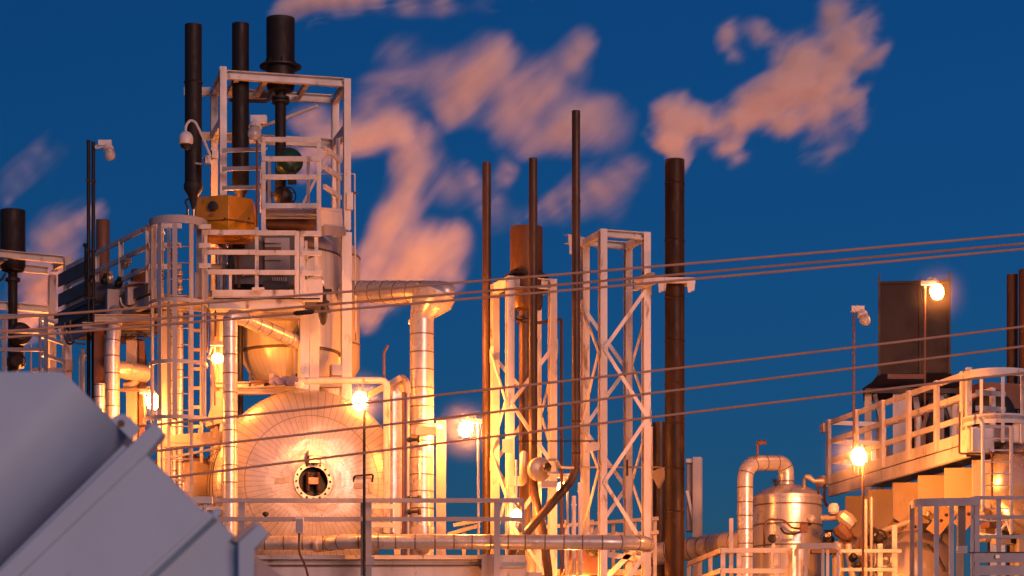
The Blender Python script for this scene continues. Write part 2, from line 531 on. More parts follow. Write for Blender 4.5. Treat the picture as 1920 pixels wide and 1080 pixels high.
def handwheel(par, c, ax, R, mat=IRON):
    b = MB().torus(c, ax, R, R * .1, 20, 6)
    a = Vector(ax).normalized(); p = a.cross(V(0, 0, 1)); p = p.normalized() if p.length > .1 else V(1, 0, 0); q = a.cross(p)
    for k in range(4):
        w = PI * k / 4 * 2 / 2 + .3
        d = p * math.cos(w * 2) + q * math.sin(w * 2)
        b.bar(c, c + d * R, R * .12, R * .12)
    b.build('handwheel', mat, par)


def valve(label, c, s, mat=IRON, ax=(0, -1, 0), run=(0, 0, 1), cat='valve', name='gate_valve', group=None, wheel_mat=None):
    """flanged valve with bonnet and hand wheel"""
    c = Vector(c); ax = Vector(ax).normalized(); run = Vector(run).normalized()
    t = thing(name, label, cat, c - run * s * .6, group)
    b = MB().lathe(c - run * s * .6, run, [(s * .42, 0), (s * .42, s * .1), (s * .24, s * .12), (s * .3, s * .4), (s * .36, s * .6), (s * .3, s * .8), (s * .24, s * 1.08), (s * .42, s * 1.1), (s * .42, s * 1.2)], 16)
    b.build('valve_body', mat, t)
    MB().lathe(c, ax, [(s * .26, 0), (s * .26, s * .35), (s * .34, s * .36), (s * .34, s * .46), (s * .14, s * .5), (s * .1, s * .9), (s * .05, s * .95), (s * .05, s * 1.15)], 14).build('bonnet', mat, t)
    handwheel(t, c + ax * s * 1.05, ax, s * .5, wheel_mat or mat)
    return t


# ------------------------------------------------------------------ foreground housing of grey-blue plate
YF = 22.0
def PF(x, y, dy=0.0): return P(x, y, YF + dy)
t = thing('plate_housing', 'large grey-blue painted steel housing with slanted panels filling the lower left corner', 'industrial housing', V(P(60, 0, YF).x, YF + .5, G0))
def plate(name, px, depth, dy, mat=PANEL, par=t, tilt=0.0, bev=True):
    pts = [PF(x, y, dy) for x, y in px]
    if tilt:
        z0 = min(p.z for p in pts)
        pts = [p + V(0, (p.z - z0) * tilt, 0) for p in pts]
    b = MB().poly(pts, V(0, depth, 0)); o = b.build(name, mat, par)
    if bev:
        bv = o.modifiers.new('edge', 'BEVEL'); bv.width = 0.012; bv.segments = 2; bv.limit_method = 'ANGLE'
    return o
def crease(s, off):
    """photo point at distance off (px) up-left of the crease, s px along it from its upper end"""
    return (246 - .712 * s - .714 * off, 823 + .702 * s - .70 * off)
b = MB(); offs = [(0, 1.00), (12, .86), (30, .68), (52, .50), (80, .35), (110, .24), (140, .19), (176, .18)]
ss = [0, 200, 420, 700, 980]
front = [[PF(*crease(s, o), dy) for (o, dy) in offs] for s in ss]
for j in range(len(ss)):                      # outer flat field: up to the level top edge, then beyond the picture
    x = [116, -60, -240, -420, -600][j]
    front[j].append(PF(x, 697, .30))
nb = len(front[0])
for row in front: b.vs += row
for row in front: b.vs += [V(p.x, YF + 2.2, p.z) for p in row]
K = len(ss) * nb
for j in range(len(ss) - 1):
    for i in range(nb - 1):
        q = (j * nb + i, (j + 1) * nb + i, (j + 1) * nb + i + 1, j * nb + i + 1)
        b.face(q); b.face(tuple(K + k for k in reversed(q)))
edge = [i for i in range(nb)] + [j * nb + nb - 1 for j in range(1, len(ss))] + [(len(ss) - 1) * nb + i for i in range(nb - 2, -1, -1)] + [j * nb for j in range(len(ss) - 2, 0, -1)]
for i in range(len(edge)):
    e0, e1 = edge[i], edge[(i + 1) % len(edge)]
    b.face((e0, e1, K + e1, K + e0))
b.build('upper_panel', PANEL, t, None, 24)
plate('corner_strip', [(287, 787), (305, 808), (274, 848), (30, 1082), (-330, 1430), (-350, 1400), (0, 1066)], .22, -.40, tilt=.03)
plate('inner_wall', [(232, 834), (244, 846), (20, 1068), (-330, 1420), (-342, 1408), (8, 1056)], 1.15, -.15, bev=False)
plate('lower_panel', [(271, 849), (374, 953), (389, 965), (200, 1140), (-60, 1390), (-300, 1400), (28, 1084)], 1.5, -.375, tilt=.035)
plate('panel_joint', [(389, 956), (402, 968), (240, 1118), (-20, 1370), (-40, 1350), (226, 1104)], .5, -.30, PANEL)
plate('end_panel', [(404, 968), (445, 1016), (446, 1500), (-60, 1500), (-20, 1372), (243, 1120)], 1.0, -.22, tilt=.1)
b = MB().poly([PF(207, 786, .62), PF(217, 778, .62), (PF(232, 776, .62)), PF(244, 783, .62), PF(262, 803, .62), PF(246, 824, .62)], V(0, .05, 0))
lug = b.build('lifting_lug', PANEL, t)
b = MB().lathe(PF(227, 794, .615), V(0, 1, 0), [(.032, 0), (.032, .004)], 18); b.build('lug_hole', BROWN, lug)
plate('end_flange', [(446, 1016), (485, 981), (505, 1001), (476, 1030), (476, 1500), (446, 1500)], .10, -.2)
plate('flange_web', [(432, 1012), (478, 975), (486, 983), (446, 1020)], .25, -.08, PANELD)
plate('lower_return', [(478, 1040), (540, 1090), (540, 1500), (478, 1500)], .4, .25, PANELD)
plate('small_cap', [(395, 960), (411, 951), (414, 962), (405, 975)], .05, -.02)
b = MB(); b.box((P(60, 0, YF).x, YF + 1.1, 1.4), 2.6, 1.0, 2.6); b.build('base_block', PANEL, t)

# ------------------------------------------------------------------ power lines crossing the view
YC = 38.0
def sag(pts):
    """smooth curve through photo points"""
    xs = [p[0] for p in pts]; out = list(range(-6000, 8001, 200))
    n = len(pts); S = [sum(p[0] ** k for p in pts) / 1000 ** k for k in range(5)]
    T = [sum(p[1] * (p[0] / 1000) ** k for p in pts) for k in range(3)]
    A = Matrix(((S[0], S[1], S[2]), (S[1], S[2], S[3]), (S[2], S[3], S[4]))); c = A.inverted() @ Vector(T)
    def f(x):
        q = min(max(x, -300), 2300) / 1000
        return c[0] + c[1] * q + c[2] * q * q + (c[1] + 2 * c[2] * q) * (x / 1000 - q)
    return [(x, f(x)) for x in out]
wires = [
    ('topmost power cable sloping across the plant', [(0, 597), (300, 575), (640, 548), (880, 529), (1060, 514), (1320, 491), (1500, 476), (1920, 440)], 38.0),
    ('second power cable from the top, middle of the upper three', [(0, 622), (300, 598), (640, 569), (880, 548), (1060, 534), (1320, 510), (1500, 493), (1920, 457)], 38.3),
    ('third power cable from the top, lowest of the upper three', [(0, 632), (300, 612), (640, 581), (880, 559), (1060, 544), (1320, 521), (1500, 506), (1920, 467)], 38.0),
    ('fourth power cable from the top, uppermost of the lower three', [(300, 795), (440, 782), (880, 734), (1060, 714), (1340, 682), (1500, 664), (1920, 612)], 38.3),
    ('fifth power cable from the top, passing just below the lit drum lamp', [(300, 845), (440, 829), (880, 778), (1060, 757), (1340, 722), (1500, 704), (1920, 649)], 38.0),
    ('lowest power cable of six, passing over the round manway', [(300, 897), (440, 881), (880, 822), (1060, 804), (1340, 768), (1500, 749), (1740, 720)], 38.3)]
for lab, pts, Y in wires:
    q = sag(pts); c = [P(x, y, Y) for x, y in q]; b = MB().tube(c, 0.0175, 8)
    o = b.build('power_cable', CABLE, None, c[0]); tag(o, lab, 'cable', 'power cables across the view')
q = P(570, 586, 38.0)
t = thing('cable_joint', 'dark taped joint on the third power cable in front of the tall vessel', 'cable joint', q)
s = P(590, 584.4, 38.0) - P(550, 588, 38.0)
MB().tube([q - s * .5, q - s * .35, q + s * .35, q + s * .5], [.018, .034, .034, .018], 10).build('sleeve', IRON, t)
# ------------------------------------------------------------------ main unit on the left: frame, stacks, platforms
th = math.radians(14)
A = Frame(418, 50.0, th); zA = A.z
W, D = 2.36, 1.25
t = thing('stack_tower', 'tall white steel frame around three dark stacks on the upper left', 'steel frame', A(W / 2, D / 2, G0))
for (u, v, zt, zb) in ((0, 0, 126, 1600), (W, 0, 133, 420), (W, D, 136, 1600), (0, D, 138, 1600)):
    w = .13
    bar(t, 'post', A(u, v, zA(zb) if zb < 1500 else G0), A(u, v, zA(zt)), w, w, WHITE, A.v, 'I')
bar(t, 'lower_post', A(W - .02, -.03, G0), A(W - .02, -.03, zA(425)), .19, .14, WHITE, A.v, 'I')
e = .067
for (p0, p1) in (((e, 0), (W - e, 0)), ((e, D), (W - e, D)), ((0, e), (0, D - e)), ((W, e), (W, D - e))):
    bar(t, 'top_beam', A(*p0, zA(140)), A(*p1, zA(140)), .11, .16, WHITE, (0, 0, 1), 'C' if p0[1] == p1[1] else 'I')
for (p0, p1) in (((e, D), (W - e, D)), ((0, e), (0, D - e)), ((W, e), (W, D - e))):
    bar(t, 'middle_beam', A(*p0, zA(226)), A(*p1, zA(226)), .11, .17, WHITE, (0, 0, 1), 'C')
for u in (.28, .82, 1.62):
    bar(t, 'cross_beam', A(u, .06, zA(141)), A(u, D - .06, zA(141)), .09, .11, WHITE, (0, 0, 1), 'I')
bar(t, 'brace', A(.1, D + .08, zA(236)), A(W * .86, D + .08, zA(152)), .08, .05, WHITE)
bar(t, 'brace', A(W - .1, D + .08, zA(240)), A(W * .62, D + .08, zA(400)), .07, .05, WHITE)
bar(t, 'rear_stub_beam', A(-e, D, zA(140)), A(-.55, D + .15, zA(140)), .1, .15, WHITE, (0, 0, 1), 'C')
bar(t, 'rear_stub_beam', A(-e, D, zA(226)), A(-.55, D + .15, zA(226)), .1, .15, WHITE, (0, 0, 1), 'C')
bar(t, 'rear_post', A(-.35, D + .02, zA(390)), A(-.35, D + .02, zA(146)), .1, .1, WHITE, A.v, 'I')

# stacks
S1 = stack('vent_stack', 'leftmost dark vent stack of the three, beside the ball camera', 362.5, 49.7, .160, Z(47, 49.7), Z(352, 49.7), STACK, group='dark stacks in the upper left frame')
x, Y = P(362.5, 0, 49.7).x, 49.7
MB().lathe((x, Y, 0), (0, 0, 1), [(.03, Z(392, Y)), (.05, Z(384, Y)), (.11, Z(366, Y)), (.178, Z(355, Y)), (.178, Z(345, Y)), (.162, Z(344, Y))], 26).build('bell_base', IRON, S1)
MB().torus((x, Y, Z(155, Y)), (0, 0, 1), .165, .018, 26, 6).build('band', IRON, S1)
pipe(S1, 'drain_pipe', [P(356, 372, 49.6), P(347, 376, 49.6), P(350, 386, 49.6), P(352, 388, 49.6), P(351, 412, 49.6)], .02, IRON, .05, 8)
S2 = stack('vent_stack', 'middle dark vent stack of the three, inside the white frame', 451, 50.45, .162, Z(45, 50.45), Z(350, 50.45), STACK, group='dark stacks in the upper left frame')
x, Y = P(451, 0, 50.45).x, 50.45
MB().lathe((x, Y, 0), (0, 0, 1), [(.05, G0), (.05, Z(375, Y)), (.16, Z(352, Y)), (.165, Z(349, Y)), (.162, Z(348, Y))], 26).build('bell_base', IRON, S2)
S3 = thing('vent_stack', 'rightmost stack of the three, wide drum top on a thin pipe and trailing steam', 'chimney', (P(526, 0, 50.75).x, 50.75, Z(380, 50.75)), 'dark stacks in the upper left frame')
x, Y = P(526, 0, 50.75).x, 50.75
r = .272
MB().lathe((x, Y, 0), (0, 0, 1), [(.1, Z(174, Y)), (r * .9, Z(170, Y)), (r, Z(160, Y)), (r, Z(35, Y)), (r - .02, Z(35, Y)), (r - .02, Z(60, Y)), (.01, Z(61, Y))], 30, 0, False).build('drum_top', STACK, S3)
rings(S3, 'flange', x, Y, [Z(127, Y)], .40, .03, IRON, 30, .265)
for k in range(8):
    w = PI * k / 4 + .2
    q = V(x + .27 * math.cos(w), Y + .27 * math.sin(w), Z(124, Y)); dd = V(math.cos(w), math.sin(w), 0)
    MB().poly([q, q + dd * .12, q + V(0, 0, .12)], dd.cross(V(0, 0, 1)) * .015).build('rib', IRON, S3)
MB().lathe((x, Y, 0), (0, 0, 1), [(.105, Z(620, Y)), (.105, Z(172, Y))], 20).build('stem_pipe', STACK, S3)
rings(S3, 'collar', x, Y, [Z(194, Y), Z(187, Y)], .17, .05, IRON, 20, .1)
pipe(S3, 'drain_pipe', [P(512, 172, 50.5), P(505, 186, 50.5), P(498, 190, 50.5), P(430, 188, 50.5)], .035, IRON, .08, 8)
handwheel(S3, P(542, 366, 50.4), V(.6, -.8, 0), .15)
MB().lathe(P(528, 370, 50.6), V(.3, -.9, 0), [(.05, 0), (.17, .05), (.19, .12), (.14, .2), (.07, .26)], 16).build('valve_body', IRON, S3)

t = thing('round_vessel_head', 'dark green round disc of a small drum beside the thin pipe', 'drum', P(548, 320, 50.3))
MB().lathe(P(543, 303, 50.5), V(.35, -.93, .05), [(.20, -.3), (.248, -.02), (.255, 0), (.255, .05), (.235, .10), (.17, .15), (.09, .175), (.004, .18)], 30).build('dished_head', GREEN, t)
MB().lathe(P(548, 300, 50.28), V(.35, -.93, .05), [(.03, 0), (.03, .03)], 12).build('boss', IRON, t)
bar(t, 'saddle', P(548, 345, 50.4), P(548, 323, 50.4), .16, .1, IRON)

# valves and bits around the stacks
valve('small bright valve left of the thin pipe inside the gate', P(497, 352, 50.2), .12, IRON, (-.3, -1, 0))
valve('slim valve beside the thin pipe below the green disc', P(507, 368, 50.1), .11, BROWN, (.4, -1, .1))
t = thing('conduit_bundle', 'thin conduits rising beside the thin pipe with bright fittings', 'conduit', P(500, 380, 50.3))
for i, (xx, y0, y1) in enumerate(((489, 400, 318), (495, 400, 285), (502, 392, 300))):
    pipe(t, 'conduit', [P(xx, y0, 50.3), P(xx, y1, 50.3), P(xx + 6, y1 - 8, 50.3)], .016, (ALU, WHITE, IRON)[i], .05, 8)

# yellow box
t = thing('instrument_enclosure', 'yellow two-piece enclosure box with a round black window below the stacks', 'enclosure', P(420, 433, 48.6))
def frust(name, y0, y1, s0, s1, mat):
    """eight-sided tapered box between photo rows; corner towards the camera right of centre"""
    b = MB(); Yb = 48.9
    base = [(-.55, -.12), (-.51, -.24), (.12, -.44), (.55, -.08), (.57, .3), (.38, .5), (-.36, .5), (-.55, .28)]
    c = P(420, 0, Yb); k = 0
    for (yy, s) in ((y0, s0), (y1, s1)):
        for (ux, uy) in base: b.vs.append(V(c.x + ux * s, Yb + uy * s + .1, Z(yy, 48.6)))
    n = 8
    for i in range(n):
        j = (i + 1) % n; b.face((i, j, n + j, n + i))
    b.face(tuple(range(n - 1, -1, -1))); b.face(tuple(range(n, 2 * n)))
    o = b.build(name, mat, t, None, 20)
    bv = o.modifiers.new('edge', 'BEVEL'); bv.width = 0.015; bv.segments = 2; bv.limit_method = 'ANGLE'
    return o
frust('lower_shell', 440, 413.5, .86, 1.02, YELLOW)
frust('seam_band', 413.4, 411, 1.0, 1.0, BROWN)
frust('upper_shell', 410.9, 365, 1.02, .93, YELLOW)
q = P(399, 386, 48.60)
MB().lathe(q, V(-.12, -1, -.03), [(.088, -.06), (.088, .008), (.07, .014), (.004, .014)], 24).build('round_window', BLACK, t)
MB().box(P(397, 401, 48.575), .08, .012, .03).build('name_plate', BROWN, t)
MB().box(P(421, 409.5, 48.5), .035, .02, .03).build('latch', IRON, t)
MB().box(P(467, 409.5, 48.62), .03, .02, .03).build('latch', IRON, t)

# ball camera on gooseneck
q = P(348.5, 265, 48.9)
t = thing('surveillance_camera', 'white ball camera hanging from a curved gooseneck pipe', 'camera', P(394, 290, 48.9))
MB().lathe(q, V(0, 0, 1), [(.04, .18), (.09, .155), (.125, .10), (.135, .03), (.132, -.03), (.11, -.055)][::-1], 22).build('housing', LID, t)
MB().lathe(q + V(0, 0, -.055), V(0, 0, -1), [(.105, 0), (.10, .03), (.075, .075), (.04, .095), (.004, .10)], 20).build('dome', BLACK, t)
pipe(t, 'gooseneck', fillet([q + V(0, 0, .16), P(348, 236, 48.9), P(356, 225, 48.9), P(366, 228, 48.9), P(378, 252, 48.9), P(395, 294, 48.9)], .1), .024, WHITE, None, 10)
for i, (xx, yy) in enumerate(((389, 300), (402, 290))):
    b = thing('junction_box', ('small orange-lit junction box at the foot of the gooseneck' if i == 0 else 'smaller junction box right of the gooseneck foot'), 'junction box', P(xx, yy, 49.1))
    MB().box(P(xx, yy, 49.1), .12, .1, .14, .4).build('body', CREAM, b)
    MB().box(P(xx, yy, 49.04), .09, .02, .11, .4).build('cover', WHITE, b)
    bar(b, 'bracket', P(xx - 4, yy + 8, 49.2), P(xx - 22, yy + 6, 49.3), .03, .03, WHITE)

# upper left tube bundle, small platform left of the gate
lamp(477, 251, 48.9, 'unlit jar lamp under a white hood on a thin brown pole among the stacks', False, (482, 246, Z(432, 48.9)), -1, tilt=4, pole_mat=BROWN, sc=1.15)

Bx = Frame(493, 49.0, th * .25)
def bp(px, z, Y=49.0): return V(P(px, 0, Y).x, Y, z)
t = thing('upper_platform', 'small upper platform with a white three-rail gate and plate floor inside the frame', 'platform', P(560, 430, 49.6))
p0, p1 = bp(494, 0), bp(598, 0)
posts(t, p0, p1, (0, 1), Z(434, 49), Z(257, 49), WHITE, .075)
flat_rail(t, p0, p1, [Z(y, 49) for y in (263, 299, 333, 387)], WHITE, .05, .085, .02)
p2, p3 = V(P(604, 0, 49.3).x, 49.3, 0), V(P(633, 0, 50.2).x, 50.2, 0)
flat_rail(t, p2, p3, [Z(y, 49.3) for y in (279, 313, 350)], WHITE, .05, .085, .02)
posts(t, p2, p3, (1,), Z(425, 49.3), Z(236, 49.3), WHITE, .08)
bar(t, 'kick_plate', P(601, 406, 49.3), P(641, 409, 50.2), .03, .34, WHITE)
bar(t, 'kick_plate', P(601, 392, 49.24), P(640, 395, 50.14), .03, .05, WHITE)
bar(t, 'side_beam', P(603, 432, 49.4), P(643, 434, 50.3), .12, .16, CREAM)
MB().box(P(545, 412, 49.9), 1.05, .9, .04, th * .5).build('floor_plate', DGREY, t)
bar(t, 'floor_beam', P(497, 398, 49.25), P(594, 398, 49.25), .1, .1, GREY)
MB().box(P(545, 402, 49.35), .92, .04, .16).build('kick_plate', GREY, t)
p4, p5 = V(P(418, 0, 49.6).x, 49.6, 0), V(P(492, 0, 49.5).x, 49.5, 0)
flat_rail(t, p4, p5, [Z(y, 49.5) for y in (281, 316, 352)], GREY, .045, .075, 0)
posts(t, bp(505, 0, 50), bp(578, 0, 50), (0, 1), Z(440, 50), Z(300, 50), GREY, .06)
b = MB(); b.box(P(545, 421, 49.8), .9, .5, .12); b.build('underframe', BROWN, t)
t = thing('cable_pole', 'thin bracket pole with a crossbar on the right side of the frame', 'pole', P(665, 520, 50.6))
pipe(t, 'pole', [P(667, 640, 50.6), P(665, 326, 50.6)], .016, WHITE, None, 8)
pipe(t, 'crossbar', [P(665, 326, 50.6), P(600, 326, 50.6)], .012, WHITE, None, 8)
MB().box(P(660, 362, 50.6), .2, .06, .04).build('bracket', BROWN, t)
MB().box(P(655, 378, 50.5), .12, .14, .32, th).build('box', WHITE, t)

# main platform with front railing
YB = 48.6
t = thing('main_platform', 'white main platform with a three-rail front railing below the yellow box', 'platform', P(490, 560, 49.6))
p0, p1 = bp(384, 0, YB), bp(598, 0, YB)
for (a, b, tops) in ((384, 480, (437, 474, 511)), (481, 556, (438, 475, 512)), (566, 603, (439, 476, 513))):
    flat_rail(t, bp(a, 0, YB), bp(b, 0, YB), [Z(y, YB) for y in tops], WHITE, .05, .085, .0)
posts(t, bp(385, 0, YB), bp(385.1, 0, YB), (0,), Z(541, YB), Z(433, YB), WHITE, .07)
for px, y0, y1, w in ((481.5, 545, 426, .06), (557, 560, 434, .08), (566, 560, 435, .07), (593, 515, 444, .065), (432, 543, 508, .05)):
    posts(t, bp(px, 0, YB + .03), bp(px + .1, 0, YB + .03), (0,), Z(y0, YB), Z(y1, YB), WHITE, w)
for y in (426, 461, 499): flat_rail(t, bp(374, 0, 48.3), bp(396, 0, 48.3), [Z(y, 48.3)], WHITE, .05, .075)
MB().box(V(P(500, 0, 49.8).x, 49.9, Z(551, 49.0)), 2.25, 2.2, .05).build('floor_plate', DGREY, t)
bar(t, 'toe_board', bp(398, Z(549.5, YB), YB + .05), bp(563, Z(549.5, YB), YB + .05), .03, .13, WHITE)
MB().box(V(P(482, 0, 49.0).x, 49.0, Z(569, 48.8)), 1.72, .5, .21).build('edge_girder', WHITE, t)
bar(t, 'edge_rod', P(400, 560, 48.6), P(600, 560, 48.6), .02, .025, IRON)
MB().box(V(P(482, 0, 49.2).x, 49.25, Z(584, 48.8)), 1.6, .3, .12).build('lower_flange', CREAM, t)
MB().box(P(586, 545, 48.7), .36, .06, .40).build('side_plate', WHITE, t)
MB().box(P(574, 498, 48.75), .05, .05, .9).build('gate_stile', WHITE, t)
for y in (484, 520):
    b = MB(); q = P(578, y, 48.6); b.prism(q, q + V(.14, 0, .06), [(-.03, -.015), (.03, -.015), (.03, .015), (-.03, .015)]); b.build('hinge', DGREY, t)
MB().box(P(484, 542, 48.45), .22, .08, .05).build('bracket', WHITE, t)
for px in (410, 560): bar(t, 'column', V(P(px, 0, 50).x, 50.2, G0), V(P(px, 0, 50).x, 50.2, Z(556, 50)), .2, .2, CREAM, (0, 1, 0), 'I')

# machinery behind the railing
t = thing('skid_machine', 'grey finned machine and piping in shade behind the main railing', 'machine', P(480, 548, 49.9))
MB().box(P(498, 490, 50.2), 1.3, .7, 1.0, .1).build('casing', DGREY, t)
MB().box(P(520, 478, 49.8), .46, .1, .62).build('louvre_panel', GREY, t)
for k in range(7):
    MB().box(P(455 + k * 6.3, 516 - k * .8, 49.7), .03, .12, .05, .5).build('fin', CREAM, t)
    MB().box(P(512 + k * 4, 525, 49.72), .018, .1, .09).build('fin', WHITE, t)
for k in range(3): MB().box(P(512, 452 + k * 16, 49.72), .3, .1, .08).build('slat', BROWN if k % 2 else GREY, t)
MB().lathe(P(518, 540, 49.7), V(1, .1, 0), [(.1, -.25), (.13, -.2), (.13, .2), (.1, .25)], 18).build('motor', DGREY, t)
for i, (xx, y0, y1) in enumerate(((420, 545, 440), (432, 545, 455), (448, 540, 470), (462, 500, 442))):
    pipe(t, 'standpipe', [P(xx, y0, 49.6 + .1 * i), P(xx, y1, 49.6 + .1 * i), P(xx + 26, y1 + 6, 49.8)], .045 if i % 2 else .028, (DGREY, IRON, BROWN, GREY)[i], .1, 10)
pipe(t, 'crossover_pipe', [P(395, 500, 49.9), P(470, 496, 49.9), P(500, 470, 50)], .05, GREY, .15, 10)
pipe(t, 'crossover_pipe', [P(392, 470, 50.2), P(560, 462, 50.2)], .06, BROWN, .15, 10)
pipe(t, 'hose', [P(400, 450, 49.8), P(430, 470, 49.7), P(440, 500, 49.7), P(436, 540, 49.7)], .03, IRON, .2, 8)
t = thing('relief_valve', 'black relief valve hanging on the vessel wall behind the cables', 'valve', P(606, 600, 48.9))
MB().lathe(P(606, 610, 49.0), V(0, 0, 1), [(.01, 0), (.05, .04), (.09, .2), (.09, .26), (.05, .28), (.05, .36), (.12, .38), (.12, .44), (.06, .47), (.06, .56), (.035, .60), (.04, .66), (.02, .72)], 14).build('valve_body', IRON, t)
MB().box(P(609, 546, 48.95), .26, .08, .07).build('crossbar', IRON, t)
MB().lathe(P(605, 533, 49.0), V(0, 0, 1), [(.045, 0), (.05, .05), (.02, .13)], 12).build('cap', ALU, t)

# ladder with safety cage
cx = 333
c = V(P(cx, 0, 48.4).x, 48.4 + .1, 0)
t = thing('caged_ladder', 'grey ladder in a tall round safety cage in front of bright pipes', 'ladder', c + V(0, 0, G0))
zc = lambda y: Z(y, 48.3)
cage(t, c, .52, zc(412), zc(790), [zc(417), zc(567), zc(682), zc(787)], GREY, 7, PI * .92, PI * 2.08, .085, .63, zc(792), .14)
for s in (-.22, .2):
    bar(t, 'stringer', c + V(s, .35, zc(1500)), c + V(s, .35, zc(414)), .055, .03, GREY, (0, 1, 0))
for k in range(40):
    z = zc(450) - k * .3
    if z < 1.2: break
    pipe(t, 'rung', [c + V(-.22, .35, z), c + V(.2, .35, z)], .012, GREY, None, 6)
for px in (288, 374):
    bar(t, 'gate_post', P(px, 568, 48.7), P(px, 412, 48.7), .10, .06, GREY, (0, 1, 0))
bar(t, 'long_bar', P(358, 900, 48.0), P(358, 785, 48.0), .03, .02, GREY, (0, 1, 0))
bar(t, 'long_bar', P(303, 1000, 48.0), P(303, 787, 48.0), .03, .02, GREY, (0, 1, 0))
MB().box(P(378, 537, 48.5), .24, .06, .5).build('step_plate', GREY, t)
t = thing('valve_standpipe', 'brown standpipe with a red-brown handwheel seen inside the ladder cage', 'standpipe', P(326, 545, 49.3))
pipe(t, 'pipe', [P(326, 560, 49.3), P(326, 468, 49.3)], .05, BROWN, None, 12)
handwheel(t, P(326, 459, 49.3), V(.1, -.5, 1), .085, BROWN)
MB().box(P(326, 475, 49.3), .13, .12, .06).build('yoke', BROWN, t)
t = thing('valve_standpipe', 'pale standpipe left of the red-brown handwheel inside the ladder cage', 'standpipe', P(302, 545, 49.4))
pipe(t, 'pipe', [P(302, 560, 49.4), P(302, 425, 49.4)], .05, CREAM, None, 12)
for y in (440, 470, 500): MB().lathe(P(302, y, 49.4), V(0, 0, 1), [(.05, 0), (.075, 0), (.075, .05), (.05, .05)], 14).build('flange', WHITE, t)
handwheel(t, P(304, 516, 49.2), V(.2, -1, 0), .075, IRON)
t = thing('instrument_stand', 'pale gauge stand with stacked fittings on the right inside the ladder cage', 'instrument', P(338, 545, 49.2))
pipe(t, 'pipe', [P(337, 550, 49.2), P(337, 510, 49.2)], .03, CREAM, None, 10)
for y, rr in ((512, .06), (524, .05), (540, .055)): MB().lathe(P(337, y, 49.2), V(0, 0, 1), [(rr * .5, -.05), (rr, -.03), (rr, .03), (rr * .5, .05)], 12).build('fitting', CREAM, t)

# pipes behind the cage
for i, (px, r, y0, lab) in enumerate(((307, .105, 572, 'bright insulated riser pipe behind the ladder cage, left of a thinner pair'), (326, .055, 560, 'thin bright riser pipe behind the ladder cage, left of the pair'), (338, .055, 560, 'thin bright riser pipe behind the ladder cage, right of the pair'))):
    o = clad(None, 'riser_pipe', [P(px, 1560, 50.2), P(px, y0, 50.2)], r, [ALU, ALUB], .42, None, 18, P(px, 1560, 50.2)); tag(o, lab, 'pipe', 'risers behind the ladder cage')
t = thing('pipe_column', 'dark ladder-like pipe rack column right of the caged risers', 'pipe rack', V(P(366, 0, 50.6).x, 50.6, G0))
for px in (356, 378): bar(t, 'upright', V(P(px, 0, 50.6).x, 50.6, G0), P(px, 600, 50.6), .06, .06, CREAM, (0, 1, 0))
for k in range(12): bar(t, 'tie', P(357, 620 + 36 * k, 50.6), P(377, 620 + 36 * k, 50.6), .05, .06, CREAM)
t = thing('hose_loop', 'thin dark hose loops hanging under the main platform edge', 'hose', P(390, 640, 48.9))
pipe(t, 'hose', fillet([P(388, 660, 48.8), P(390, 590, 48.8), P(384, 570, 48.8), P(378, 600, 48.8), P(381, 668, 48.8)], .12), .022, BROWN, None, 8)
pipe(t, 'conduit', [P(404, 632, 48.7), P(404, 582, 48.7)], .018, BROWN, None, 8)

# receding platform on the left
E = Frame(281, 49.4, TH(120) + math.radians(2)); Lp = 4.5
p0 = E(0, 0, 0); p1 = E(0, Lp, 0); zf = Z(548, 49.4)
t = thing('receding_platform', 'white railed walkway receding away to the left of the ladder cage', 'walkway', E(.6, 2.2, G0))
for z in (Z(424, 49.4), Z(460, 49.4), Z(500, 49.4)): bar(t, 'rail', p0 + V(0, 0, z), p1 + V(0, 0, z), .05, .085, WHITE)
for z in (Z(424, 49.4), Z(460, 49.4), Z(500, 49.4)): bar(t, 'return_rail', E(-.02, 0, z), E(.5, -.3, z), .05, .085, WHITE)
posts(t, p0, p1, (.02, .33, .62, .99), zf, Z(424, 49.4), WHITE, .075)
bar(t, 'toe_board', p0 + V(-.03, 0, zf + .08), p1 + V(-.03, 0, zf + .08), .02, .2, DGREY)
MB().poly([E(.02, 0, zf), E(1.3, 0, zf), E(1.3, Lp, zf), E(.02, Lp, zf)], V(0, 0, -.06)).build('floor_plate', DGREY, t)
for v in (.3, 1.6, 2.9, 4.3): bar(t, 'joist', E(0, v, zf - .14), E(1.4, v, zf - .14), .08, .14, CREAM, (0, 0, 1), 'I')
bar(t, 'side_girder', E(.04, .02, zf - .15), E(.04, Lp, zf - .15), .1, .18, GREY, (0, 0, 1), 'C')
for dz in (.22, .62, 1.02): bar(t, 'side_panel', E(-.06, 2.9, zf + dz), E(-.06, Lp + .3, zf + dz), .02, .26, DGREY)
for y in (536, 558): bar(t, 'side_slat', E(-.09, 2.7, Z(y, 49.4) + .2), E(-.09, Lp + .4, Z(y, 49.4) + .2), .05, .09, DGREY)
for (u, v) in ((.5, .6), (.6, 3.9), (1.2, 2.2)): bar(t, 'column', E(u, v, G0), E(u, v, zf - .22), .18, .18, CREAM, (0, 1, 0), 'I')
def eq(px, py, Y): return P(px, py, Y)
t = thing('process_skid', 'shaded pumps, hoses and fittings standing on the receding walkway', 'machine', P(215, 570, 51))
MB().lathe(P(200, 548, 51.2), V(1, -.2, 0), [(.1, -.3), (.2, -.25), (.22, 0), (.2, .25), (.1, .3)], 18).build('tank', DGREY, t)
MB().box(P(216, 570, 50.8), .34, .3, .5, .3).build('pedestal', GREY, t)
MB().box(P(254, 552, 50.2), .34, .3, .42, .3).build('cabinet', GREY, t)
MB().box(P(262, 522, 50.4), .3, .3, .3, .3).build('cabinet', BROWN, t)
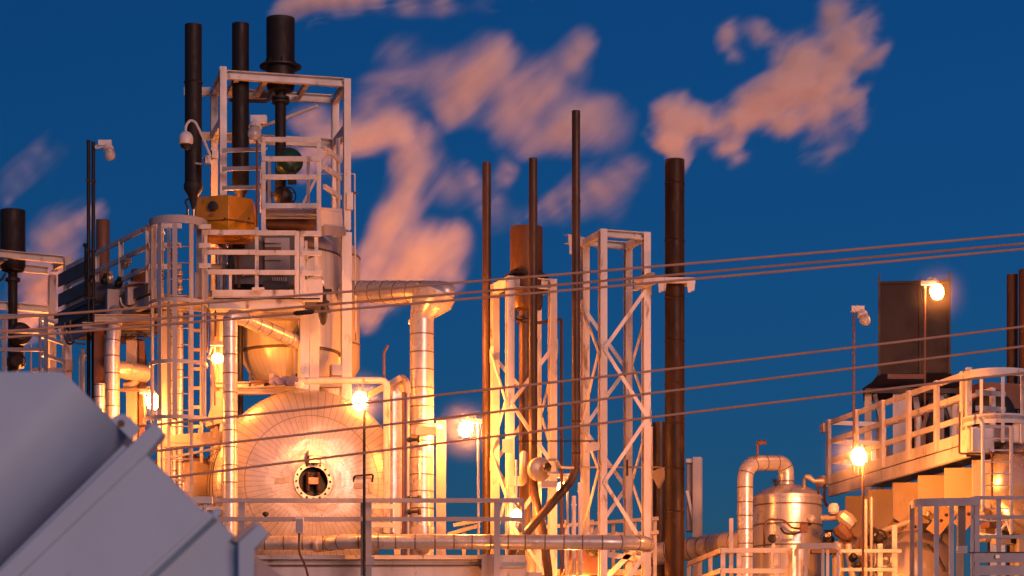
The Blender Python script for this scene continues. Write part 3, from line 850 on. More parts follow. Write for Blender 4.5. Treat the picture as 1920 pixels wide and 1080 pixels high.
pipe(t, 'hose', fillet([P(236, 536, 50), P(272, 532, 50), P(286, 546, 50), P(288, 575, 50)], .12), .024, BROWN, None, 8)
pipe(t, 'hose', fillet([P(248, 540, 50.1), P(280, 540, 50.1), P(284, 566, 50.1)], .1), .02, IRON, None, 8)
pipe(t, 'hose', fillet([P(225, 558, 49.8), P(228, 572, 49.8), P(240, 578, 49.8), P(256, 573, 49.8)], .1), .018, CREAM, None, 8)
for i, (xx, yy) in enumerate(((236, 493), (222, 530), (206, 520), (196, 524), (234, 545), (172, 526))):
    MB().lathe(P(xx, yy, 50.6), V(.2, -.6, .6), [(.03, -.1), (.07, -.08), (.07, .02), (.04, .05), (.04, .12)], 12).build('fitting', IRON if i % 2 else CREAM, t)
MB().box(P(243, 490, 50.5), .07, .07, .09).build('bulb_guard', CREAM, t)
handwheel(t, P(234, 498, 50.3), V(.3, -1, .2), .06)
pipe(t, 'standpipe', [P(161, 560, 51), P(161, 460, 51)], .03, IRON, None, 8)
MB().box(P(162, 460, 51), .12, .08, .06).build('cap', IRON, t)
t = thing('vent_pipe', 'thin dark twin vent pipes left of the railed walkway', 'vent pipe', V(P(170, 0, 50.6).x, 50.6, G0))
for px, y0 in ((166, 263), (175, 266)): pipe(t, 'pipe', [V(P(px, 0, 50.6).x, 50.6, G0), P(px, y0, 50.6)], .036, STACK, None, 12)
for y in (340, 470, 560): MB().box(P(170.5, y, 50.6), .18, .10, .04).build('clamp', IRON, t)
lamp(206, 290, 50.4, 'unlit jar lamp on a white bracket at the top of the twin vent pipes', False, None, 1, tilt=14, sc=.95)
bz = thing('lamp_bracket', 'white bracket plate fixing the unlit lamp to the twin vent pipes', 'bracket', P(184, 275, 50.45))
bar(bz, 'arm', P(179, 276, 50.5), P(200, 272, 50.42), .05, .06, WHITE)
S = stack('short_stack', 'short rusty brown stack end behind the twin vent pipes', 193, 53, .135, Z(413, 53), Z(620, 53), BROWN)

# pipework below the receding walkway
t = thing('pipe_support', 'orange-lit steel beams carrying pipework below the walkway', 'pipe support', P(230, 600, 50))
for (x0, x1, y, h, Y) in ((178, 289, 597, .13, 49.6), (155, 200, 611, .12, 49.9), (222, 289, 612, .10, 50.0), (215, 289, 626, .1, 50.5), (208, 288, 732, .04, 49.8)):
    bar(t, 'beam', P(x0, y, Y), P(x1, y, Y), .14, h, CREAM, (0, 0, 1), 'I')
for i in range(5): bar(t, 'slat', P(222 + 12 * i, 634, 50.4), P(250 + 12 * i, 622, 50.6), .04, .03, BROWN)
for (x, y0, y1, w, m) in ((248, 640, 1500, .20, CREAM), (186, 596, 1500, .17, BROWN), (266, 640, 1500, .1, BROWN)):
    bar(t, 'column', P(x, y1, 50.2), P(x, y0, 50.2), w, w, m, (0, 1, 0), 'I')
o = clad(None, 'insulated_pipe', fillet([P(211, 1500, 49.6), P(211, 640, 49.6), P(216, 600, 49.7), P(216, 585, 50)], .2), .135, [ALU, ALUB], .30, None, 20, P(211, 1500, 49.6)); tag(o, 'thick insulated pipe standing under the walkway left of the round nozzle', 'pipe')
t = thing('capped_nozzle', 'stubby round-capped nozzle pipe sticking out beside the thick insulated pipe', 'nozzle', P(236, 700, 49.5))
MB().lathe(P(266, 700, 50.1), V(-.75, -.64, .05), [(.165, -.1), (.165, .3), (.175, .3), (.175, .33), (.165, .33), (.165, .46), (.14, .56), (.08, .61), (.004, .63)], 22).build('nozzle', ALU, t)
pipe(t, 'support_elbow', fillet([P(232, 725, 50), P(250, 722, 50), P(262, 700, 50.2)], .1), .08, CREAM, None, 12)
pipe(t, 'rear_pipe', fillet([P(262, 800, 50.5), P(266, 690, 50.5), P(258, 640, 50.6)], .3), .12, BROWN, None, 14)
for i, (px, y0, r, lab) in enumerate(((155, 655, .042, 'bright thin riser pipe at the far left under the walkway'), (165, 662, .022, 'hair-thin riser right of the bright thin riser'), (149, 668, .014, 'hair-thin riser left of the bright thin riser'))):
    b = MB().tube([P(px, 1500, 51), P(px, y0, 51)], r, 12)
    b.lathe(P(px, y0 + 14, 51), V(0, 0, 1), [(r, 0), (r * 1.7, 0), (r * 1.7, .05), (r, .05)], 12, 0, False)
    o = b.build('riser_pipe', WHITE, None, P(px, 1500, 51)); tag(o, lab, 'pipe', 'thin risers at the left')
o = clad(None, 'insulated_pipe', [P(187, 1500, 49.3), P(187, 720, 49.3)], .10, [ALU, ALUB], .24, None, 18, P(187, 1500, 49.3)); tag(o, 'short insulated pipe end rising beside the slanted grey panel', 'pipe')
# ------------------------------------------------------------------ tall vessel and horizontal drum
VX, VY = P(543, 0, 51.3).x, 51.3
vz = lambda y: Z(y, 50.6)
SHELL = seams(surface('vessel_cladding', (0.76, 0.70, 0.61), (0.50, 0.41, 0.31), None, 0.34, 0.15, 0.6, 0, 0.7, 0.3, 4),
              (VX, VY, 0), (1, 0, 0), (0, 1, 0), 44, 0.06, (0.22, 0.15, 0.09), .4)
t = thing('tall_vessel', 'tall upright insulated vessel with domed top and tapering ribbed bottom', 'vessel', (VX, VY, G0))
R = .98
b = MB().lathe((VX, VY, 0), (0, 0, 1), [(R, vz(650)), (R, vz(470))], 56, 0, False); b.build('shell', SHELL, t)
b = MB().lathe((VX, VY, 0), (0, 0, 1), [(R * math.cos(a) + .0, vz(470) + .58 * math.sin(a)) for a in [i * PI / 2 / 9 for i in range(10)]], 56, 0, False); b.build('domed_top', SHELL, t)
rings(t, 'seam_ring', VX, VY, [vz(470), vz(655)], R + .02, .035, ALUB, 48, R * .9)
b = MB().lathe((VX, VY, 0), (0, 0, 1), [(.42, vz(722)), (.58, vz(712)), (.76, vz(692)), (.90, vz(670)), (.95, vz(652))], 56, 0, False); b.build('tapered_bottom', SHELL, t)
b = MB().lathe((VX, VY, 0), (0, 0, 1), [(.36, G0), (.36, vz(722))], 24); b.build('skirt', CREAM, t)
q = V(VX - .28, VY - .72, vz(708)); MB().box(q, .1, .02, .14, -.4).build('warning_plate', WHITE, t)
t = thing('upright_vessel', 'narrow cream vessel behind the frame post, right of the tall vessel', 'vessel', (P(628, 0, 52).x, 52, G0))
x, Y = P(616, 0, 52).x, 52
MB().lathe((x, Y, 0), (0, 0, 1), [(.45, Z(720, 52)), (.61, Z(690, 52)), (.61, Z(486, 52)), (.56, Z(470, 52)), (.4, Z(452, 52)), (.02, Z(444, 52))], 40).build('shell', CREAM, t)
MB().lathe((x, Y, 0), (0, 0, 1), [(.3, G0), (.3, Z(720, 52))], 20).build('skirt', CREAM, t)
rings(t, 'seam_ring', x, Y, [Z(486, 52), Z(650, 52)], .625, .03, ALUB, 40, .5)
# column in front of vessel
t = thing('support_column', 'broad white steel column in front of the tall vessel, below the platform', 'column', V(P(580, 0, 49.9).x, 49.9, Z(740, 49.9)))
bar(t, 'web', P(569, 740, 49.9), P(569, 588, 49.9), .17, .22, WHITE, (-.3, 1, 0), 'box')
bar(t, 'flange', P(590, 740, 49.82), P(590, 588, 49.82), .17, .06, WHITE, (.1, 1, 0), 'box')
b = MB(); b.poly([P(538, 640, 50.0), P(565, 595, 50.0), P(566, 640, 50.0)], V(0, .1, 0)); b.build('gusset', DGREY, t)  # no real plate: dark triangle standing in for an unlit gap
o = clad(None, 'insulated_elbow_pipe', fillet([P(431.5, 1560, 48.5), P(431.5, 592, 48.5), P(455, 596, 48.6), P(572, 648, 50.2)], .22, 9), .135, [ALU, ALUB], .33, None, 24, P(431.5, 1560, 48.5))
tag(o, 'silver insulated pipe rising in front of the drum and bending back to the tall vessel', 'pipe')

# vessel base clutter above the drum
t = thing('pipe_rack', 'pipe rack with orange-lit beams between the tall vessel and the drum', 'pipe rack', P(500, 740, 49.8))
bar(t, 'beam', P(445, 733, 49.6), P(560, 733, 49.6), .16, .12, CREAM, (0, 0, 1), 'I')
bar(t, 'beam', P(405, 722, 49.9), P(640, 722, 49.9), .16, .10, CREAM, (0, 0, 1), 'I')
bar(t, 'beam', P(468, 742, 49.9), P(470, 700, 49.9), .05, .05, IRON)
for i in range(4): bar(t, 'tray', P(475 + i * 20, 722, 49.5), P(492 + i * 20, 718, 49.5), .12, .03, IRON if i % 2 else CREAM)
pipe(t, 'pipe', [P(470, 716, 49.4), P(556, 714, 49.4)], .03, BROWN, None, 10)
MB().box(P(630, 695, 50), .2, .2, .2, .3).build('box', WHITE, t)
b = MB().poly([P(403, 735, 49.9), P(425, 728, 49.9), P(425, 790, 49.9), P(385, 800, 49.9)], V(0, .4, 0)); b.build('gusset', CREAM, t)
t = thing('wrapped_valve', 'valve wrapped in violet-grey sheeting lying on the pipe rack above the drum', 'valve', P(530, 722, 49.2))
c0 = P(506, 714, 49.2); b = MB()
pts = [P(505 + i * 5.2, 714 + 1.8 * math.sin(i * 1.9), 49.2) for i in range(11)]
b.tube(pts, [.05, .075, .065, .085, .07, .08, .068, .09, .095, .11, .06], 12); b.build('wrapping', VIOLET, t)
pipe(t, 'stem', [P(556, 718, 49.2), P(556, 700, 49.2)], .02, IRON, None, 8)

th = math.radians(12)
DR = 1.78
ax = V(math.sin(th), -math.cos(th), 0)                 # drum axis, towards the photographer
C = P(587, 903, 49.0)                                  # centre of the manway
u = V(math.cos(th), math.sin(th), 0); w = V(0, 0, 1)
HEAD = seams(surface('drum_head_cladding', (0.70, 0.63, 0.54), (0.50, 0.42, 0.32), None, 0.33, 0.55, 0.6, 0, 0.72, 0.6, 2.6),
             tuple(C), tuple(u), tuple(w), 72, 0.07, (0.20, 0.12, 0.06), .6, .62)
base = C - ax * .55
t = thing('horizontal_drum', 'big horizontal insulated drum with a radially seamed round head facing us', 'drum', V(base.x, base.y, G0))
prof = [(0.36, .0)] + [(DR * math.sin(a), -.62 * (1 - math.cos(a)) * 1.0) for a in [math.radians(d) for d in (14, 22, 32, 44, 56, 66, 75, 82, 87, 90)]]
b = MB().lathe(C, ax, prof, 96, 0, False); b.build('dished_head', HEAD, t, None, 60)
pts = [C - ax * .62, C - ax * 5.2]
b = MB().tube(pts, DR, 72)
for k in range(9):
    q = C - ax * (.66 + k * .5); b.tube([q, q - ax * .04], [DR + .012, DR + .012], 72, True, 1)
b.build('shell', [CREAM, ALUB], t)
MB().torus(C - ax * .02, ax, .315, .05, 36, 8, 0, 2 * PI, 0, (.085, .09)).build('manway_ring', CREAM, t)
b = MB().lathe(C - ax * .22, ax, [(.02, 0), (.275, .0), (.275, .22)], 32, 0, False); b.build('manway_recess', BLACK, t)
for k in range(16):
    q = C + (u * math.cos(k * PI / 8) + w * math.sin(k * PI / 8)) * .315 + ax * .024
    MB().lathe(q, ax, [(.022, 0), (.022, .02), (.012, .026)], 8).build('bolt', IRON, t)
for s in (-1, 1):
    q = C + u * .095 * s - ax * .06
    b = MB().prism(q - w * .17, q + w * .17, [(-.028, -.10), (.028, -.10), (.028, .07), (.0, .11), (-.028, .07)], ax); b.build('bracket_plate', BROWN, t)
b = MB().prism(C - u * .09 + w * .01, C + u * .09 + w * .01, [(-.06, -.06), (.06, -.06), (.06, .06), (-.06, .06)], w); b.build('bracket_block', TAN, t)
q = C + w * .50 + ax * .10
b = MB().box(q, .22, .28, .10, th); b.box(q - w * .12, .19, .22, .12, th); b.build('davit_box', CREAM, t)
for s in (-1, 1): pipe(t, 'davit_arm', [q + u * .11 * s - w * .05, C + u * .13 * s + w * .30 + ax * .03], .014, BROWN, None, 8)
pipe(t, 'handle', fillet([C + u * .76 + w * .02 - ax * .08, C + u * .76 + w * .12 + ax * .04, C + u * 1.12 + w * .16 + ax * .0, C + u * 1.12 + w * .04 - ax * .15], .05), .018, IRON, None, 8)
for (du, dw, sx, sz) in ((-.62, .0, .16, .10), (-.48, .03, .10, .12), (.86, -.05, .2, .1), (1.1, -.08, .1, .16)):
    dd = math.sqrt(du * du + dw * dw); a = math.asin(min(1, dd / DR)); off = -.62 * (1 - math.cos(a)) + .012
    MB().box(C + u * du + w * dw + ax * off, sx, .012, sz, th + du * .3).build('name_plate', CREAM, t)
for s in (-1.5, -3.6): MB().box(C + ax * s * 1.0 - w * (DR + .55), 2.2, .4, 1.6, th).build('saddle', CONC, t)
# nearer small shell left of the drum
t = thing('small_vessel', 'shadowed rounded shell at the left behind the ladder foot', 'vessel', P(345, 960, 50.5))
b = MB().lathe(P(352, 930, 50.8), V(-.5, .86, 0), [(.3, -.5), (.62, -.35), (.78, 0), (.78, 1.8), (.4, 2.0)], 32); b.build('shell', CREAM, t)
for k in range(3): MB().torus(P(352, 930, 50.8) + V(-.5, .86, 0) * (k * .5), V(-.5, .86, 0), .79, .03, 32, 6).build('hoop', BROWN, t)
bar(t, 'saddle', P(352, 1500, 51), P(352, 985, 51), .6, .4, CONC, (0, 1, 0))
t = thing('cross_frame', 'white cross frame between the ladder foot and the drum', 'steel frame', P(345, 870, 49.2))
bar(t, 'beam', P(300, 829, 49.4), P(420, 820, 49.4), .1, .22, CREAM)
bar(t, 'beam', P(300, 862, 49.2), P(420, 838, 49.2), .06, .04, CREAM)
for x in (372, 402): bar(t, 'hanger', P(x, 822, 49.3), P(x + 4, 800, 49.3), .05, .05, CREAM)
for (x, y0, y1) in ((312, 1060, 800), (322, 1060, 800), (345, 1060, 905)): pipe(t, 'pipe', [P(x, y0, 49.6), P(x, y1, 49.6)], .025, CREAM, None, 8)
bar(t, 'step', P(300, 900, 48.8), P(345, 900, 48.8), .05, .03, GREY)
bar(t, 'step', P(330, 955, 48.8), P(400, 948, 48.8), .05, .03, GREY)

# white pipe over the drum head
t = thing('bent_pipe', 'white pipe running level above the drum head and dropping down on its right', 'pipe', P(725, 1000, 48.4))
pipe(t, 'pipe', fillet([P(562, 728, 48.6), P(563, 714, 48.6), P(725, 713, 48.4), P(725, 1000, 48.4)], .12), .062, WHITE, None, 16)
MB().lathe(P(562, 724, 48.6), V(0, 0, 1), [(.06, 0), (.09, 0), (.09, .06), (.06, .06)], 16).build('flange', WHITE, t)
t = thing('insulated_duct', 'crinkled foil-wrapped square duct right of the drum head', 'duct', P(743, 1000, 49.2))
MB().box((P(743, 0, 49.2).x, 49.2, (Z(735, 49.2) + Z(1000, 49.2)) / 2), .18, .2, Z(735, 49.2) - Z(1000, 49.2), .3).build('wrap', ALU, t)
pipe(t, 'elbow', fillet([P(742, 740, 49.2), P(742, 726, 49.2), P(762, 724, 49.2)], .08), .11, CREAM, .1, 14)
t = thing('downpipe_pair', 'pair of thin brown downpipes beside the tall silver riser', 'pipe', P(760, 1000, 48.9))
for px, r in ((757, .035), (765, .025)): pipe(t, 'pipe', [P(px, 1560, 48.9), P(px, 735, 48.9)], r, BROWN if px < 760 else CREAM, None, 10)
for y in (825, 935, 960): MB().lathe(P(763, y, 48.8), V(1, -.3, 0), [(.02, 0), (.05, .02), (.05, .08), (.03, .1), (.03, .2), (.06, .22), (.06, .26)], 10).build('gauge_tap', IRON, t)
t = thing('elbow_fitting', 'pale mitred elbow fitting with strut beside the tall silver riser', 'pipe fitting', P(750, 740, 49))
pipe(t, 'elbow', fillet([P(735, 722, 49.2), P(752, 706, 49.1), P(762, 714, 49), P(764, 736, 49)], .1), .06, CREAM, None, 14)
b = MB(); b.bar(P(690, 742, 49), P(752, 708, 49), .08, .10); b.build('strut', CREAM, t)
t = thing('sample_pipe', 'thin upright pipe with a bent tip standing above the white pipe', 'vent pipe', P(721, 706, 48.6))
pipe(t, 'pipe', [P(720, 712, 48.6), P(720, 662, 48.6), P(727, 647, 48.6)], .022, BROWN, None, 10)

# tall silver riser with level branch
t = thing('silver_riser', 'tall silver insulated riser with a level branch and funnel-shaped joint', 'pipe', V(P(791, 0, 49.6).x, 49.6, G0))
pts = [P(791, 1570, 49.6), P(791, 597, 49.6)]; pts = [V(p.x, 49.6, p.z) for p in pts]
clad(t, 'riser', pts, .222, [ALU, ALUB], .325, None, 30)
b = MB(); a0 = P(791, 600, 49.6); a1 = P(812, 560, 49.6)
b.tube([a0, P(792, 590, 49.6), P(800, 573, 49.6), P(810, 560, 49.6), P(815, 548, 49.6)], [.222, .232, .32, .40, .41], 30)
b.build('funnel', ALU, t)
clad(t, 'branch', [P(648, 547, 51.0), P(815, 548, 49.6)], .212, [ALU, ALUB], .30, None, 26)
b = MB(); e0 = P(815, 548, 49.6); dx = (P(852, 548, 49.4) - e0)
b.tube([e0 - dx * .3, e0 + dx * .2, e0 + dx * .62, e0 + dx * .86, e0 + dx], [.212, .212, .19, .13, .02], 26); b.build('end_cap', ALU, t)
MB().lathe((a0.x, 49.6, Z(816, 49.6)), (0, 0, 1), [(.2, 0), (.245, .0), (.245, .17), (.2, .17)], 30, 0, False).build('collar', CREAM, t)
MB().box(P(795, 808, 49.33), .46, .10, .15).build('clamp_plate', CREAM, t)
t = thing('steel_post', 'pale square steel post beside the tall silver riser', 'column', V(P(827, 0, 49.8).x, 49.8, G0))
bar(t, 'post', V(P(827, 0, 49.8).x, 49.8, G0), P(827, 790, 49.8), .18, .18, CREAM, (0, 1, 0), 'I')
bar(t, 'clip', P(814, 800, 49.7), P(830, 800, 49.7), .08, .1, WHITE)

# front pipe bridge, girder and grey railing
t = thing('pipe_bridge', 'long white girder along the bottom with a dark shadow line', 'girder', V(P(730, 0, 47.5).x, 47.5, G0))
YG = 47.5
bar(t, 'top_flange', P(470, 1046, YG), P(984, 1046, YG), .3, .07, WHITE)
bar(t, 'web', P(470, 1080, YG + .06), P(984, 1080, YG + .06), .05, .56, WHITE)
bar(t, 'rib', P(470, 1060, YG - .02), P(984, 1060, YG - .02), .04, .025, BROWN)  # brown strip standing in for a shadow line on the girder
for x in (500, 720, 950): bar(t, 'column', V(P(x, 0, YG).x, YG + .1, G0), V(P(x, 0, YG).x, YG + .1, Z(1110, YG)), .2, .2, WHITE, (0, 1, 0), 'I')
t = thing('insulated_line', 'silver insulated pipeline along the bottom with a rounded raised joint', 'pipeline', P(840, 1030, 46.9))
clad(t, 'left_run', [P(330, 1018, 47.3), P(648, 1018, 47.3)], .125, [ALU, ALUB], .34, None, 22)
MB().lathe(P(590, 1019, 47.15), V(1, -.2, 0), [(.12, 0), (.135, 0), (.135, .05), (.12, .05)], 20).build('collar', ALU, t)
pts = fillet([P(592, 1022, 47.6), P(640, 1016, 46.95), P(672, 1015, 46.9), P(1150, 1017, 47.0), P(1204, 1018, 47.3), P(1214, 1022, 47.9)], .22, 7)
clad(t, 'right_run', pts, .132, [ALU, ALUB], .325, None, 24)
t = thing('railing', 'grey two-rail railing running across the foot of the drum', 'railing', P(675, 1040, 46.6))
YR = 46.6
p0, p1 = V(P(372, 0, YR).x, YR, 0), V(P(982, 0, YR).x, YR, 0)
flat_rail(t, p0, p1, [Z(939, YR), Z(974, YR)], GREY, .05, .075)
posts(t, p0, p1, [(x - 372) / 610 for x in (454, 691, 932)], Z(1110, YR), Z(936, YR), GREY, .105)
posts(t, p0, p1, [(680 - 372) / 610], Z(1080, YR), Z(940, YR), DGREY, .07)
bar(t, 'end_post', P(981, 1000, YR), P(981, 936, YR), .05, .05, GREY, (0, 1, 0))
bar(t, 'base_clamp', P(683, 1052, YR - .05), P(702, 1052, YR - .05), .1, .14, GREY)
t = thing('tee_post', 'short white tee-shaped post at the left end of the grey railing', 'post', P(382, 990, 46.4))
bar(t, 'post', P(385, 990, 46.4), P(385, 946, 46.4), .05, .05, WHITE, (0, 1, 0))
MB().box(P(379, 938, 46.4), .36, .14, .12).build('head', WHITE, t)
bar(t, 'arm', P(372, 953, 46.45), P(416, 953, 46.45), .04, .06, WHITE)
t = thing('switch_box', 'small pale switch box on the grey railing with a brown hanging cable', 'switch box', P(562, 1000, 46.4))
MB().box(P(562, 985, 46.4), .14, .09, .28).build('box', WHITE, t)
MB().box(P(562, 985, 46.35), .11, .02, .22).build('cover', GREY, t)
pipe(t, 'cable', fillet([P(561, 1000, 46.4), P(561, 1038, 46.4), P(572, 1058, 46.5), P(580, 1090, 46.6), P(580, 1200, 46.6)], .3), .02, BROWN, None, 8)
t = thing('gate', 'small white gate frame behind the grey railing near the silver riser', 'gate', P(735, 1000, 47.6))
for y in (950, 985): bar(t, 'rail', P(694, y, 47.6), P(748, y, 47.6), .05, .08, WHITE)
bar(t, 'post', P(745, 1040, 47.6), P(745, 944, 47.6), .11, .08, WHITE, (0, 1, 0))
t = thing('stub_pipe', 'stubby capped pipe hanging under the silver pipeline near the riser', 'pipe', P(792, 1040, 48.5))
MB().lathe(P(792, 1040, 48.5), V(0, 0, 1), [(.03, -.02), (.12, .05), (.20, .16), (.22, .3), (.22, .5)], 24).build('cap', ALU, t)
for (x, y) in ((478, 968), (500, 968)):
    pass
t = thing('drain_valve', 'tiny black drain valve standing before the lower left of the drum head', 'valve', P(498, 972, 48.2))
MB().lathe(P(498, 978, 48.2), V(0, 0, 1), [(.05, 0), (.03, .03), (.03, .1), (.06, .12), (.06, .16), (.03, .18)], 12).build('body', IRON, t)
pipe(t, 'line', [P(486, 974, 48.2), P(512, 974, 48.2)], .02, IRON, None, 8)

# ------------------------------------------------------------------ second unit, far left
YL = 60.0
t = thing('stack_tower', 'white steel frame at the left edge with an orange-lit inner beam', 'steel frame', P(60, 690, YL))
F2 = Frame(126, YL, TH(60))
for (u, v, zt) in ((0, 0, 482), (0, 1.1, 500), (-2.6, 0, 482), (-2.6, 1.1, 500)):
    bar(t, 'post', F2(u, v, G0), F2(u, v, Z(zt, YL)), .16, .16, WHITE, F2.v, 'I')
bar(t, 'beam', F2(-2.5, 0, Z(488, YL)), F2(-.09, 0, Z(488, YL)), .12, .16, WHITE, (0, 0, 1), 'C')
bar(t, 'beam', F2(-2.5, 1.1, Z(492, YL)), F2(-.09, 1.1, Z(492, YL)), .12, .16, WHITE, (0, 0, 1), 'C')
bar(t, 'beam', F2(0, .1, Z(488, YL)), F2(0, 1.0, Z(488, YL)), .12, .16, WHITE, (0, 0, 1), 'I')
bar(t, 'beam', F2(-2.5, 1.1, Z(566, YL)), F2(-.09, 1.1, Z(566, YL)), .12, .16, WHITE, (0, 0, 1), 'C')
for v in (.5,): bar(t, 'cross_beam', F2(-1.4, .06, Z(492, YL)), F2(-1.4, 1.04, Z(492, YL)), .1, .12, WHITE, (0, 0, 1), 'I')
bar(t, 'brace', P(104, 585, YL + .5), P(120, 650, YL + .5), .06, .06, WHITE)
bar(t, 'foot_plate', P(130, 695, YL - .2), P(130, 675, YL - .2), .16, .12, GREY, (0, 1, 0))
S = thing('vent_stack', 'dark drum-topped stack at the far left edge above a thin pipe', 'chimney', (P(24, 0, YL + .5).x, YL + .5, G0), None)
x, Y = P(24, 0, YL + .5).x, YL + .5
MB().lathe((x, Y, 0), (0, 0, 1), [(.1, Z(512, Y)), (.25, Z(508, Y)), (.285, Z(498, Y)), (.285, Z(395, Y)), (.265, Z(395, Y)), (.265, Z(420, Y)), (.01, Z(421, Y))], 28, 0, False).build('drum_top', STACK, S)
rings(S, 'flange', x, Y, [Z(478, Y)], .40, .03, IRON, 28, .28)
MB().lathe((x, Y, 0), (0, 0, 1), [(.11, G0), (.11, Z(510, Y))], 18).build('stem_pipe', STACK, S)
rings(S, 'collar', x, Y, [Z(528, Y)], .17, .07, IRON, 18, .11)
pipe(S, 'drain_pipe', [P(10, 512, YL + .2), P(4, 524, YL + .2), P(-20, 535, YL + .2)], .03, IRON, .05, 8)
handwheel(S, P(36, 676, YL + .2), V(.5, -.8, 0), .15)
MB().lathe(P(26, 680, YL + .3), V(.4, -.9, 0), [(.05, 0), (.19, .05), (.2, .12), (.12, .25)], 16).build('valve_body', IRON, S)
t = thing('round_vessel_head', 'dark round disc of a small drum at the far left edge', 'drum', P(40, 640, YL))
MB().lathe(P(38, 626, YL + .2), V(.35, -.93, .05), [(.2, -.3), (.255, 0), (.255, .06), (.17, .15), (.004, .18)], 28).build('dished_head', IRON, t)
bar(t, 'saddle', P(38, 690, YL + .4), P(38, 645, YL + .4), .16, .1, IRON)
t = thing('railing', 'grey gate railing in front of the stack at the far left edge', 'railing', P(45, 700, 58))
p0, p1 = V(P(-60, 0, 58).x, 58, 0), V(P(86, 0, 58).x, 58, 0)
flat_rail(t, p0, p1, [Z(y, 58) for y in (593, 622, 656)], GREY, .05, .075)
posts(t, p0, p1, [(8 + 60) / 146, 1.0], Z(800, 58), Z(590, 58), GREY, .08)
t = thing('railing', 'white slanting railing between the far left frame posts', 'railing', P(95, 700, 59))
p2, p3 = V(P(74, 0, 58.6).x, 58.6, 0), V(P(118, 0, 59.6).x, 59.6, 0)
flat_rail(t, p2, p3, [Z(y, 59) for y in (604, 636, 670)], WHITE, .05, .08)
posts(t, p2, p3, [0, 1], Z(800, 59), Z(600, 59), WHITE, .07)
bar(t, 'floor_edge', P(60, 694, 58.8), P(122, 694, 58.8), .1, .08, WHITE)
t = thing('thin_vent', 'thin glinting vent rod standing between the far left rails', 'vent pipe', P(58, 690, 59))
pipe(t, 'pipe', [P(58, 700, 59), P(58, 645, 59)], .02, WHITE, None, 8)
t = thing('hose_loop', 'dark hose loop hanging below the walkway at the far left', 'hose', P(132, 640, 50.4))
pipe(t, 'hose', fillet([P(121, 605, 50.4), P(121, 635, 50.4), P(130, 647, 50.4), P(140, 640, 50.4)], .15), .022, IRON, None, 8)
pipe(t, 'hose', fillet([P(132, 600, 50.4), P(131, 630, 50.4), P(140, 644, 50.4), P(160, 645, 50.4)], .15), .018, BROWN, None, 8)
# ------------------------------------------------------------------ centre: braced towers and stacks
F1 = Frame(956, 50.0, TH(985)); z1 = F1.z
br = []
def zig(a, b, ys, z):
    out = []
    cur = [a, b]
    for i in range(len(ys) - 1): out.append((cur[i % 2], z(ys[i]), cur[(i + 1) % 2], z(ys[i + 1])))
    return out
br += zig('fr', 'fl', [644, 757, 872, 985, 1100, 1200], z1)
br += zig('bl', 'br', [655, 742, 860, 980], z1)
br += zig('bl', 'fl', [650, 752, 840, 930, 1040], z1)
br += zig('fr', 'br', [655, 762, 870, 980], z1)
truss('truss_tower', 'left braced white tower of the two, holding the wide rusty stack drum', F1, .86, .80, z1(518), G0, .135, br, (), WHITE, .07, .19)
FT = Frame(1130, 50.0, TH(1170)); z2 = FT.z
br = zig('fr', 'fl', [535, 655, 780, 905, 1030, 1150], z2) + zig('bl', 'br', [560, 672, 790, 900, 1020], z2)
br += zig('bl', 'fl', [558, 660, 785, 880, 1000], z2) + zig('fr', 'br', [556, 665, 775, 890, 1000], z2)
T2 = truss('truss_tower', 'right braced white tower of the two, bare open top beside the thick stack', FT, .88, .92, z2(430), G0, .135, br, (), WHITE, .07, .13)
bar(T2, 'outrigger', FT(-.02, .92, z2(437)), FT(-.46, .72, z2(437)), .12, .17, WHITE, (0, 0, 1), 'C')
MB().box(P(1071, 466, 50.3), .07, .06, .2).build('clip', WHITE, T2)
bar(T2, 'bracket', FT(-.08, 0, z2(836)), FT(-.36, -.04, z2(842)), .1, .16, WHITE, (0, 0, 1), 'C')
MB().box(P(1077, 846, 49.8), .06, .08, .2).build('clip', WHITE, T2)

S = stack('vent_stack', 'leftmost slim rusty stack of the three thin ones in the centre', 912.5, 50.9, .082, Z(305, 50.9), G0, RUST, group='slim rusty stacks in the centre')
Y = 49.4
S = stack('vent_stack', 'middle slim rusty stack, bending to the right at its foot', 999.5, Y, .080, Z(297, Y), Z(900, Y), RUST, group='slim rusty stacks in the centre',
          bends=[P(999.5, 915, Y), P(1016, 985, Y), P(1030, 1085, Y), P(1030, 1500, Y)])
Y = 49.5
S = stack('vent_stack', 'rightmost and tallest slim stack, its foot slanting down to the left', 1080, Y, .078, Z(208, Y), Z(880, Y), RUST, group='slim rusty stacks in the centre',
          bends=[P(1080, 892, Y), P(990, 996, Y - .4), P(960, 1030, Y - .4), P(950, 1400, Y)])
for y in (790, 850): MB().torus(P(1080, y, Y), (0, 0, 1), .08, .012, 18, 6).build('band', IRON, S)
for px, yy in ((912.5, 50.9), (999.5, 49.4), (1080, 49.5)):
    for y in (380, 520, 640, 760):
        if px < 1000 or y != 760: pass
        MB().lathe((P(px, 0, yy).x, yy, Z(y, yy)), (0, 0, 1), [(.07, 0), (.087, .0), (.087, .05), (.07, .05)], 18, 0, False).build('coupling', RUST, [o for o in bpy.data.objects if o.name.startswith('vent_stack') and o.type == 'EMPTY' and abs(o.location.x - P(px, 0, yy).x) < .02][0])
Y = 50.4
S = thing('vent_stack', 'wide rusty drum-topped stack inside the left braced tower', 'chimney', (P(987, 0, Y).x, Y, G0))
x = P(987, 0, Y).x
MB().lathe((x, Y, 0), (0, 0, 1), [(.1, Z(584, Y)), (.28, Z(580, Y)), (.31, Z(572, Y)), (.31, Z(427, Y)), (.29, Z(427, Y)), (.29, Z(450, Y)), (.01, Z(451, Y))], 30, 0, False).build('drum_top', RUSTLIT, S)
rings(S, 'flange', x, Y, [Z(520, Y)], .42, .03, IRON, 30, .3)
